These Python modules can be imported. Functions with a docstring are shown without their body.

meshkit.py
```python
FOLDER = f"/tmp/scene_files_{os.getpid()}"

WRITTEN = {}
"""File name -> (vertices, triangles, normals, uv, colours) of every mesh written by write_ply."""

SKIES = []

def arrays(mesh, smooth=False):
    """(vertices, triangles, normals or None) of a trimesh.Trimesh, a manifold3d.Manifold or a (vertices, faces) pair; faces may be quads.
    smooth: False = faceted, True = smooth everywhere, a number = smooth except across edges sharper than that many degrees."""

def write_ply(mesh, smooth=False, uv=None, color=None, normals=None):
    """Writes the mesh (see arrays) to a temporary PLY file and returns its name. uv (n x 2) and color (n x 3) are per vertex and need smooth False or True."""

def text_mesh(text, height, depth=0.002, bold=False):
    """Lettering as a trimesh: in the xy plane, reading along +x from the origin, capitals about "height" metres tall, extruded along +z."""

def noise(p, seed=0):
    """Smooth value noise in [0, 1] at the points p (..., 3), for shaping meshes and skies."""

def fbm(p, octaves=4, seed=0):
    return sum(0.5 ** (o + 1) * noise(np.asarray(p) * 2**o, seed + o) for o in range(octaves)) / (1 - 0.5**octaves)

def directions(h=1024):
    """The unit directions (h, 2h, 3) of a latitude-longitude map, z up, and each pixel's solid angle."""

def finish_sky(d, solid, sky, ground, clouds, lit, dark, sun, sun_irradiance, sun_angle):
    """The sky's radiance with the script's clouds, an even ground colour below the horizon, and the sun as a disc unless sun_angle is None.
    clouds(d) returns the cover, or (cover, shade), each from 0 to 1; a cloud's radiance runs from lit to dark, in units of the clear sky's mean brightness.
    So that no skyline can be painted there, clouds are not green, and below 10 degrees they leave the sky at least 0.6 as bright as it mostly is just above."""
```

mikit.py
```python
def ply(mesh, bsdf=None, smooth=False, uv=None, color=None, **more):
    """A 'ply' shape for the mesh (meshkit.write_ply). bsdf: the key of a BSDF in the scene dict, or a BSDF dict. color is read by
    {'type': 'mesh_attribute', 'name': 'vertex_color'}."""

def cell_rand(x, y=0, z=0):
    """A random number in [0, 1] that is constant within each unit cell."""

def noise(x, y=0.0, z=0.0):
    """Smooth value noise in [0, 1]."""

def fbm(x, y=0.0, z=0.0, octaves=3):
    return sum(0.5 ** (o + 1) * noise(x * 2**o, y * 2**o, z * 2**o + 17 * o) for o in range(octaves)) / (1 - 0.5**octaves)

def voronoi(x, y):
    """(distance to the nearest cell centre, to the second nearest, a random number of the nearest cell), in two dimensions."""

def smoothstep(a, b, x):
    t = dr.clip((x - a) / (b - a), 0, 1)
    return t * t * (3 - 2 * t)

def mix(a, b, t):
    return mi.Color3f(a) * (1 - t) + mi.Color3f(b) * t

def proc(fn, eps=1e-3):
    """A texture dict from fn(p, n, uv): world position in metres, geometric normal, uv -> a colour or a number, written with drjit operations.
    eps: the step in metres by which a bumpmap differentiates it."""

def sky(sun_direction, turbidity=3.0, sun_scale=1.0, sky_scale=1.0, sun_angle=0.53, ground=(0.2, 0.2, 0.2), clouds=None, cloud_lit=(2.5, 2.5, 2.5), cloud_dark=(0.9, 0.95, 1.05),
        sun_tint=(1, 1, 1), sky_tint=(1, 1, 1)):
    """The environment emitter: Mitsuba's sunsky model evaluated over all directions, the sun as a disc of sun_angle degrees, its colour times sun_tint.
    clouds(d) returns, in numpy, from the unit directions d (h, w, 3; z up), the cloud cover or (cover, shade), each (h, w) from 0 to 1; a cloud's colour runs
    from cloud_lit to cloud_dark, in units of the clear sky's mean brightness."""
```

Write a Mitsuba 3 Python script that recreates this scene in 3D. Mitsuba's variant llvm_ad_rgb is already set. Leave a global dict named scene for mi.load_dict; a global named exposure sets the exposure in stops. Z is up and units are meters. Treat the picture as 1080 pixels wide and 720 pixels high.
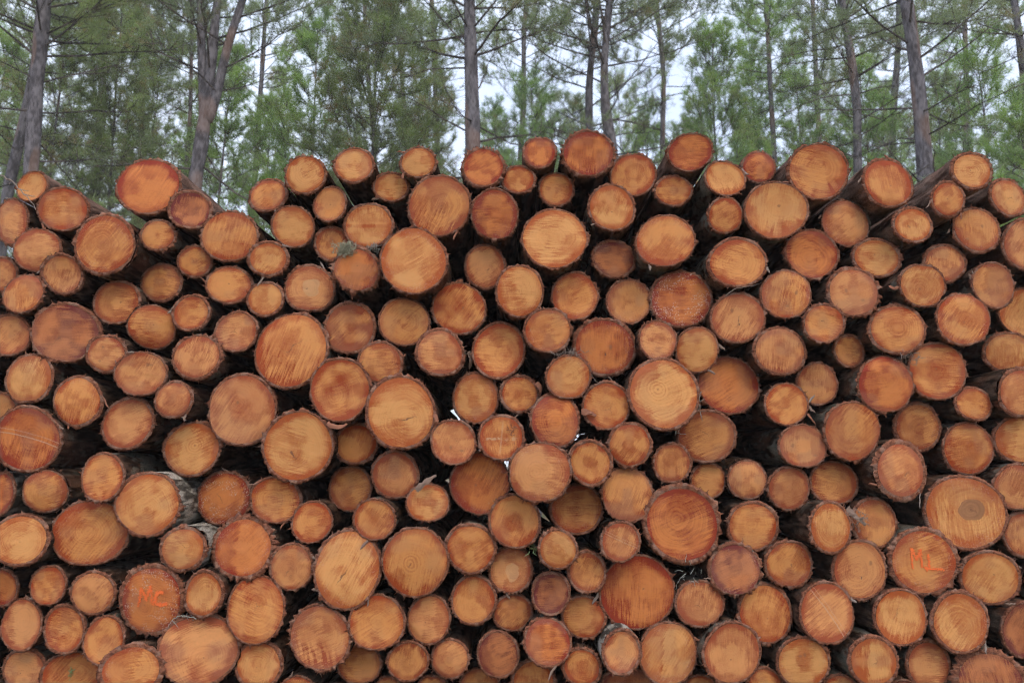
import math, random
import numpy as np, trimesh, drjit as dr, mitsuba as mi, mikit, meshkit
from mikit import proc, noise, fbm, smoothstep, mix, cell_rand
from shapely.geometry import LineString, Point
from shapely.ops import unary_union

T = mi.ScalarTransform4f
rng = np.random.default_rng(7)
random.seed(7)
scene, labels = {}, {}

# ------------------------------------------------------------------ camera, sky, exposure
EYE = (0.0, 0.0, 1.6)
PITCH, FOCAL = math.radians(9.35), 790.0          # focal length in pixels of a 1080 wide picture
scene['camera'] = {
    'type': 'thinlens', 'fov': 2 * math.degrees(math.atan(540 / FOCAL)), 'fov_axis': 'x',
    'aperture_radius': 0.0038, 'focus_distance': 3.05, 'near_clip': 0.05, 'far_clip': 2000.0,
    'medium': {'type': 'ref', 'id': 'damp_air'},
    'to_world': T().look_at(origin=EYE, target=(0, math.cos(PITCH), EYE[2] + math.sin(PITCH)), up=(0, 0, 1)),
}


def cloud_cover(d):
    n = meshkit.fbm(d * np.array([2.2, 2.2, 5.0]) + 11.0, 4, 5)
    return np.ones(d.shape[:2]), np.clip((n - 0.42) * 2.6, 0, 1)


scene['sky'] = mikit.sky((0.25, -0.62, 0.74), turbidity=3, sun_scale=0.22, sun_angle=30, clouds=cloud_cover,
                         cloud_lit=(3.0, 3.4, 4.2), cloud_dark=(2.2, 2.62, 3.55), ground=(0.12, 0.10, 0.08))
exposure = 2.22


def at(px, py, y):
    """The point at depth y (metres in front of the camera) on the sight line of photo pixel (px, py): a surveying aid for the layout."""
    u, v = (px - 540) / FOCAL, (360 - py) / FOCAL
    dy, dz = math.cos(PITCH) - v * math.sin(PITCH), math.sin(PITCH) + v * math.cos(PITCH)
    return np.array([u / dy * y, y, EYE[2] + dz / dy * y])


# ------------------------------------------------------------------ materials
V3 = lambda *a: mi.Color3f(*a)
LIGHT = [(.70, .335, .112), (.68, .290, .088), (.63, .215, .058), (.52, .185, .066), (.69, .305, .110), (.64, .275, .086)]
DARK = [(.47, .140, .038), (.42, .105, .028), (.35, .068, .020), (.23, .055, .027), (.42, .122, .044), (.37, .105, .032)]
FEATS = '-scHqbfkmnelvxFh'


def pick(table, k):
    out = [mi.Float(table[0][c]) for c in range(3)]
    for i in range(1, len(table)):
        out = [dr.select(k == i, table[i][c], out[c]) for c in range(3)]
    return V3(*out)


def decode(uv):
    code, ident = dr.floor(uv.x / 4 + 0.5), dr.floor(uv.y / 4 + 0.5)
    x, y = uv.x - 4 * code, uv.y - 4 * ident
    feat = dr.floor(code / 8)
    return x, y, code - 8 * feat, feat, ident


def wood_fields(uv):
    x, y, tone, feat, k = decode(uv)
    h = lambda s: cell_rand(k, s, 3)
    wob = (noise(x * 2.1 + 7 * k, y * 2.1, 1.5) - 0.5)
    wob2 = (noise(x * 5 + 3 * k, y * 5, 4.5) - 0.5)
    rr = dr.sqrt(x * x + y * y)
    px, py = (h(1) - 0.5) * 0.42, (h(2) - 0.5) * 0.42
    rp = dr.sqrt(dr.square(x - px) + dr.square(y - py)) * (1 + 0.34 * wob) + 0.085 * wob2
    a = (h(3) * 1.1 - 0.2) * 1.9
    s = x * dr.cos(a) + y * dr.sin(a) + 0.10 * (x * x + y * y) * (h(4) - 0.3)
    t = -x * dr.sin(a) + y * dr.cos(a)
    return x, y, tone, feat, k, h, wob, wob2, rr, px, py, rp, s, t


def wood_color(p, n, uv):
    x, y, tone, feat, k, h, wob, wob2, rr, px, py, rp, s, t = wood_fields(uv)
    light, dark = pick(LIGHT, tone), pick(DARK, tone)
    is_ = lambda c: dr.select(feat == FEATS.index(c), mi.Float(1), mi.Float(0))
    # saw streaks: long along t, narrow along s, strongest in one part of the face
    st = noise(t * 24 + 9 * k, s * 2.4, 2.0) * 0.45 + noise(t * 58 + 5 * k, s * 5.0, 6.0) * 0.55
    where = smoothstep(-0.5, 0.9, s * (h(5) * 2 - 1) * 1.4 + 1.7 * wob + 0.2)
    fan = noise(dr.atan2(y - py, x - px) * 7 + 3 * k, rp * 1.2, 8.0)
    # growth rings
    nring = 6.5 + 9 * h(6)
    ring = 0.5 + 0.5 * dr.sin(6.283 * nring * (rp + 0.10 * noise(rp * 6 + 3 * k, k, 1.0)) + 2.2 * wob2)
    ring = 0.35 * ring * ring + 0.65 * noise(rp * (22 + 20 * h(26)) + 0.9 * wob2, 5 * k, 0.6 * dr.atan2(y - py, x - px))
    ringamp = (0.22 + 0.62 * h(7) * h(23)) * smoothstep(0.02, 0.14, rp) * (0.45 + 0.9 * noise(x * 2 + k, y * 2, 9.0))
    # red-brown stain, creeping in from the rim and from one side
    stain = smoothstep(0.44, 0.64, 0.16 * (st - 0.5) + noise(x * 1.35 + 4 * k, y * 1.35, 3.3) * 0.75 + noise(x * 4 + 4 * k, y * 4, 5.1) * 0.25 + 0.22 * (s * (h(8) - 0.5) * 2 + 0.35 * rr))
    rim = smoothstep(0.70, 0.99, rr + 0.22 * (noise(x * 3.3 + k, y * 3.3, 7.7) - 0.5) + 0.06 * (st - 0.5))
    heart = smoothstep(0.02, 0.06, (0.28 + 0.22 * h(9)) - rp) * (h(10) - 0.35) * 0.55
    grain = noise(x * 55 + k, y * 55, 1.0) * 0.45 + noise(x * 22 + k, y * 22, 2.0) * 0.30 + noise(s * 34 + k, t * 9, 3.0) * 0.25
    m = 0.10 + 0.55 * stain + (0.55 + 0.45 * h(11)) * rim + (0.50 + 0.80 * h(12)) * where * (st - 0.42) + ringamp * (ring - 0.45) + 0.75 * (grain - 0.5) + heart * 0.6 + 0.35 * (noise(x * 3 + 8 * k, y * 3, 21.0) - 0.5)
    m += is_('F') * 0.9 * smoothstep(0.45, 0.9, fan) * smoothstep(0.25, 0.75, -y + 0.3 * x) * smoothstep(0.2, 0.5, rr)
    m += (is_('f')) * 0.75 * smoothstep(0.40, 0.75, noise(x * 13 + y * 3, y * 1.2, 8.0)) * smoothstep(0.05, 0.6, -y - 0.15 * x)
    m += is_('v') * 0.75 * smoothstep(-0.05, 0.02, -x - 0.22 + 0.1 * y + 0.30 * wob + 0.16 * (st - 0.5)) * (0.5 + 0.7 * st)
    m += is_('m') * 1.3 * (noise(x * 2.6 + k, y * 2.6, 6.0) - 0.45)
    m += is_('b') * 0.8 * smoothstep(0.13, 0.03, dr.abs(y + 0.05 + 0.05 * wob)) * (0.5 + 0.6 * st)
    m += is_('e') * 0.5 * (dr.sin(rp * 62) * 0.5) * smoothstep(0.36, 0.28, rp)
    col = mix(light, dark, dr.clip(m, 0, 1.25))
    # lighter sapwood blush and dull weathering
    col = mix(col, light * 1.08, 0.35 * smoothstep(0.55, 0.8, noise(x * 2.3 + 6 * k, y * 2.3, 12.0)) * (1 - rim))
    grey = V3(.34, .19, .12)
    col = mix(col, grey, 0.26 * h(13) * smoothstep(0.45, 0.8, noise(x * 1.8 + 2 * k, y * 1.8, 15.0) + 0.25 * rim))
    # dark heart of one log
    hh = smoothstep(0.335, 0.305, rp + 0.03 * wob2)
    col = mix(col, V3(.33, .150, .068) * (0.80 + 0.40 * ring), is_('H') * hh * 0.9)
    # pale inner patch with sharp edge
    q = smoothstep(0.42, 0.39, dr.sqrt(dr.square((x - 0.10) * 1.35) + dr.square(y + 0.02)) + 0.45 * wob + 0.3 * wob2)
    col = mix(col, V3(.68, .42, .21) * (0.9 + 0.2 * st), is_('q') * 0.45 * q)
    # pale cross of torn fibres
    xx = dr.maximum(smoothstep(0.085, 0.03, dr.abs(y + 0.06 + 0.22 * wob2 + 0.12 * wob)) * smoothstep(0.3, 0.55, noise(x * 9, y * 22, k)), 0.55 * smoothstep(0.06, 0.02, dr.abs(x - 0.1 * y)))
    col = mix(col, V3(.66, .42, .24), is_('x') * 0.6 * xx * smoothstep(0.9, 0.6, rr))
    # scratches
    lines = smoothstep(0.022, 0.008, dr.abs(s * 0.9 - 0.05 + 0.02 * wob2)) + 0.7 * smoothstep(0.016, 0.006, dr.abs(s * 0.9 - 0.17 + 0.03 * wob2))
    col = mix(col, V3(.60, .40, .27), is_('l') * 0.55 * dr.minimum(lines, 1.0))
    # drying cracks, knots, nicks
    ang = dr.atan2(y - py, x - px)
    ck = dr.abs(dr.sin(ang * (0.5 + 0.5 * dr.floor(3 * h(24))) + 6 * h(14) + 1.6 * wob2 + 0.5 * noise(rp * 9, k, 2.0))) * rp
    crack = smoothstep(0.020, 0.005, ck) * smoothstep(0.10 + 0.42 * h(15), 0.05, rp)
    col = mix(col, V3(.17, .075, .04), dr.maximum(is_('c'), dr.select(h(16) > 0.86, 0.6, 0.0)) * 0.75 * crack)
    kx, ky = (h(17) - 0.5) * 0.9, (h(18) - 0.5) * 0.9
    kd = dr.sqrt(dr.square((x - kx) * 1.6) + dr.square(y - ky)) + 0.05 * wob2
    col = mix(col, V3(.30, .135, .065), (is_('k') + is_('n')) * 0.6 * smoothstep(0.13, 0.05, kd))
    kx2, ky2 = (h(19) - 0.5) * 1.1, (h(20) - 0.5) * 1.1
    kd2 = dr.sqrt(dr.square(x - kx2) + dr.square((y - ky2) * 1.5)) + 0.06 * wob2
    col = mix(col, V3(.33, .16, .08), is_('k') * 0.5 * smoothstep(0.12, 0.04, kd2))
    col = mix(col, V3(.10, .06, .05), is_('n') * 0.8 * smoothstep(0.07, 0.03, dr.sqrt(dr.square((x - 0.05) * 2.6) + dr.square(y + 0.28)) + 0.03 * wob2))
    # pith
    col = mix(col, V3(.26, .11, .055), 0.55 * smoothstep(0.030, 0.012, rp) * dr.select(h(21) > 0.35, 1.0, 0.2))
    # resin beads, whitish, gathered in a ring
    rs = smoothstep(0.68, 0.84, noise(x * 42 + k, y * 42, 3.0)) * smoothstep(0.35, 0.6, noise(x * 5 + k, y * 5, 2.0))
    bead = rs * dr.maximum(is_('s') * smoothstep(0.25, 0.5, rp), 0.28 * dr.select(h(22) > 0.6, 1.0, 0.25) * smoothstep(0.55, 0.85, rr))
    col = mix(col, V3(.66, .50, .42), 0.65 * bead)
    return col * (0.86 + 0.18 * grain + 0.10 * h(25))


def wood_height(p, n, uv):
    x, y, tone, feat, k, h, wob, wob2, rr, px, py, rp, s, t = wood_fields(uv)
    st = noise(t * 30 + 9 * k, s * 2.4, 2.0) * 0.6 + noise(t * 75 + 5 * k, s * 6.0, 6.0) * 0.4
    return st * (0.4 + 0.8 * h(12)) + 0.8 * noise(x * 60 + k, y * 60, 1.0) + 1.1 * noise(x * 6 + k, y * 6, 5.0)


scene['cut_wood'] = {'type': 'twosided', 'bsdf': {'type': 'bumpmap', 'scale': 0.0022, 'arbitrary': proc(wood_height, 7e-4),
                     'bsdf': {'type': 'principled', 'base_color': proc(wood_color), 'roughness': 0.62, 'specular': 0.28}}}


def bark_split(uv):
    var, ident = dr.floor(uv.x / 8 + 0.5), dr.floor(uv.y / 8 + 0.5)
    return uv.x - 8 * var, uv.y - 8 * ident, var, ident


def bark_color(p, n, uv):
    a, v, var, k = bark_split(uv)
    pl = noise(a * 42 + k, v * 13, 2.0) * 0.6 + noise(a * 110 + k, v * 34, 5.0) * 0.4
    fine = noise(p.x * 260, p.y * 160, p.z * 260)
    body = mix(V3(.022, .013, .009), V3(.135, .082, .056), smoothstep(0.28, 0.78, pl))
    body = mix(body, V3(.15, .062, .035), 0.5 * smoothstep(0.60, 0.80, noise(a * 24 + 7 * k, v * 7, 8.0)))
    lich = smoothstep(0.58, 0.74, noise(a * 14 + k, v * 5, 11.0) * 0.65 + noise(a * 60, v * 40, 12.0) * 0.35)
    body = mix(body, V3(.21, .21, .17), 0.5 * lich * dr.select(cell_rand(k, 5, 5) > 0.45, 1.0, 0.25))
    body = mix(body, mix(V3(.09, .08, .065), V3(.50, .47, .40), smoothstep(0.3, 0.7, pl)), dr.select(var == 1, 0.85, 0.0))
    body = mix(body, mix(V3(.050, .028, .020), V3(.33, .205, .155), pl), dr.select(var == 2, 0.75, 0.0))
    rim = mix(V3(.13, .050, .032), V3(.31, .130, .075), noise(a * 130 + k, v * 300, 4.0))
    rim = mix(rim, V3(.36, .25, .19), 0.35 * smoothstep(0.55, 0.75, noise(a * 55 + 3 * k, v * 90, 6.0)))
    col = mix(rim, body, smoothstep(-0.001, 0.010, v + 0.006 * (pl - 0.5)))
    return col * (0.65 + 0.7 * fine)


def bark_height(p, n, uv):
    a, v, var, k = bark_split(uv)
    return noise(a * 70 + k, v * 22, 2.0) + 0.6 * noise(a * 190 + k, v * 90, 5.0)


scene['bark'] = {'type': 'twosided', 'bsdf': {'type': 'bumpmap', 'scale': 0.008, 'arbitrary': proc(bark_height, 8e-4),
                 'bsdf': {'type': 'diffuse', 'reflectance': proc(bark_color)}}}


def trunk_color(p, n, uv):
    pl = noise(p.x * 16, p.y * 16, p.z * 4.5) * 0.55 + noise(p.x * 45, p.y * 45, p.z * 13) * 0.45
    c = mix(V3(.075, .068, .072), V3(.20, .185, .195), smoothstep(0.25, 0.75, pl))
    up = smoothstep(0.60, 0.74, noise(p.x * 3, p.y * 3, p.z * 1.3 + 20))
    return mix(c, V3(.36, .20, .12), 0.28 * up)


scene['trunk_bark'] = {'type': 'twosided', 'bsdf': {'type': 'diffuse', 'reflectance': proc(trunk_color)}}


def twig_color(p, n, uv):
    return mix(V3(.055, .048, .044), V3(.16, .135, .12), smoothstep(0.3, 0.8, noise(p.x * 5, p.y * 5, p.z * 5)))


scene['branch_bark'] = {'type': 'twosided', 'bsdf': {'type': 'diffuse', 'reflectance': proc(twig_color)}}


def needle_tint(fresh, dull, brown, amount):
    def fn(p, n, uv):
        m = noise(p.x * 1.1, p.y * 1.1, p.z * 1.3) * 0.6 + noise(p.x * 4, p.y * 4, p.z * 4) * 0.4
        c = mix(dull, fresh, smoothstep(0.36, 0.66, m))
        b = smoothstep(0.60, 0.74, noise(p.x * 1.7 + 30, p.y * 1.7, p.z * 1.9) * 0.65 + noise(p.x * 9, p.y * 9, p.z * 9) * 0.35)
        return mix(c, brown, amount * b)
    return fn


for key, fresh, dull, amount in (('needles_bright', (.40, .56, .17), (.28, .40, .155), 0.22),
                                 ('needles_olive', (.36, .45, .175), (.275, .33, .155), 0.60),
                                 ('needles_grey', (.31, .38, .19), (.24, .285, .165), 0.45)):
    tex = proc(needle_tint(fresh, dull, (.40, .25, .12), amount))
    scene[key] = {'type': 'principledthin', 'base_color': tex, 'roughness': 0.55, 'diff_trans': 1.2, 'spec_trans': 0.0}


def floor_color(p, n, uv):
    m = fbm(p.x * 1.6, p.y * 1.6, 1.0, 3)
    f = noise(p.x * 40, p.y * 40, 2.0)
    c = mix(V3(.13, .085, .05), V3(.24, .17, .10), smoothstep(0.3, 0.7, m) * 0.6 + f * 0.4)
    return mix(c, V3(.10, .13, .05), 0.6 * smoothstep(0.55, 0.7, fbm(p.x * .5, p.y * .5, 7.0, 2)))


scene['forest_floor'] = {'type': 'twosided', 'bsdf': {'type': 'diffuse', 'reflectance': proc(floor_color)}}
scene['orange_paint'] = {'type': 'twosided', 'bsdf': {'type': 'principled', 'base_color': {'type': 'rgb', 'value': (.86, .185, .050)}, 'roughness': 0.6, 'specular': 0.2}}
scene['lichen'] = {'type': 'twosided', 'bsdf': {'type': 'diffuse', 'reflectance': {'type': 'rgb', 'value': (.40, .40, .29)}}}
scene['pale_lichen'] = {'type': 'twosided', 'bsdf': {'type': 'diffuse', 'reflectance': {'type': 'rgb', 'value': (.36, .37, .32)}}}
scene['dead_twig'] = {'type': 'twosided', 'bsdf': {'type': 'diffuse', 'reflectance': {'type': 'rgb', 'value': (.30, .24, .20)}}}
scene['torn_bark'] = {'type': 'twosided', 'bsdf': {'type': 'diffuse', 'reflectance': {'type': 'rgb', 'value': (.30, .135, .085)}}}
scene['grey_wood'] = {'type': 'twosided', 'bsdf': {'type': 'diffuse', 'reflectance': {'type': 'rgb', 'value': (.26, .18, .14)}}}
scene['moss'] = {'type': 'twosided', 'bsdf': {'type': 'diffuse', 'reflectance': {'type': 'rgb', 'value': (.34, .46, .22)}}}

# ------------------------------------------------------------------ the thin damp haze of the wood
scene['damp_air'] = {'type': 'homogeneous', 'albedo': {'type': 'rgb', 'value': (.95, .95, .95)}, 'sigma_t': {'type': 'rgb', 'value': (.0020, .0020, .0020)}}
scene['haze'] = {'type': 'cube', 'to_world': T().translate((0, 0, 16)).scale((700, 700, 18)), 'bsdf': {'type': 'null'}, 'interior': {'type': 'ref', 'id': 'damp_air'}}
labels['haze'] = {'label': 'thin damp haze between the trees', 'kind': 'stuff'}

# ------------------------------------------------------------------ ground
g = np.linspace(-1, 1, 81)
gx, gy = np.meshgrid(np.sign(g) * np.abs(g) ** 3 * 600, np.sign(g) * np.abs(g) ** 3 * 600)
gz = (meshkit.fbm(np.stack([gx * .12, gy * .12, gx * 0], -1), 3, 3) - 0.5) * 0.5 * np.clip((np.hypot(gx, gy) - 7) / 15, 0, 1)
i, j = np.meshgrid(np.arange(80), np.arange(80))
q = (j * 81 + i).ravel()
scene['ground'] = mikit.ply((np.stack([gx, gy, gz], -1).reshape(-1, 3), np.stack([q, q + 1, q + 82, q + 81], 1)), 'forest_floor', smooth=True)
labels['ground'] = {'label': 'brown forest floor under the log pile and the pines', 'kind': 'structure'}


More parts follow.
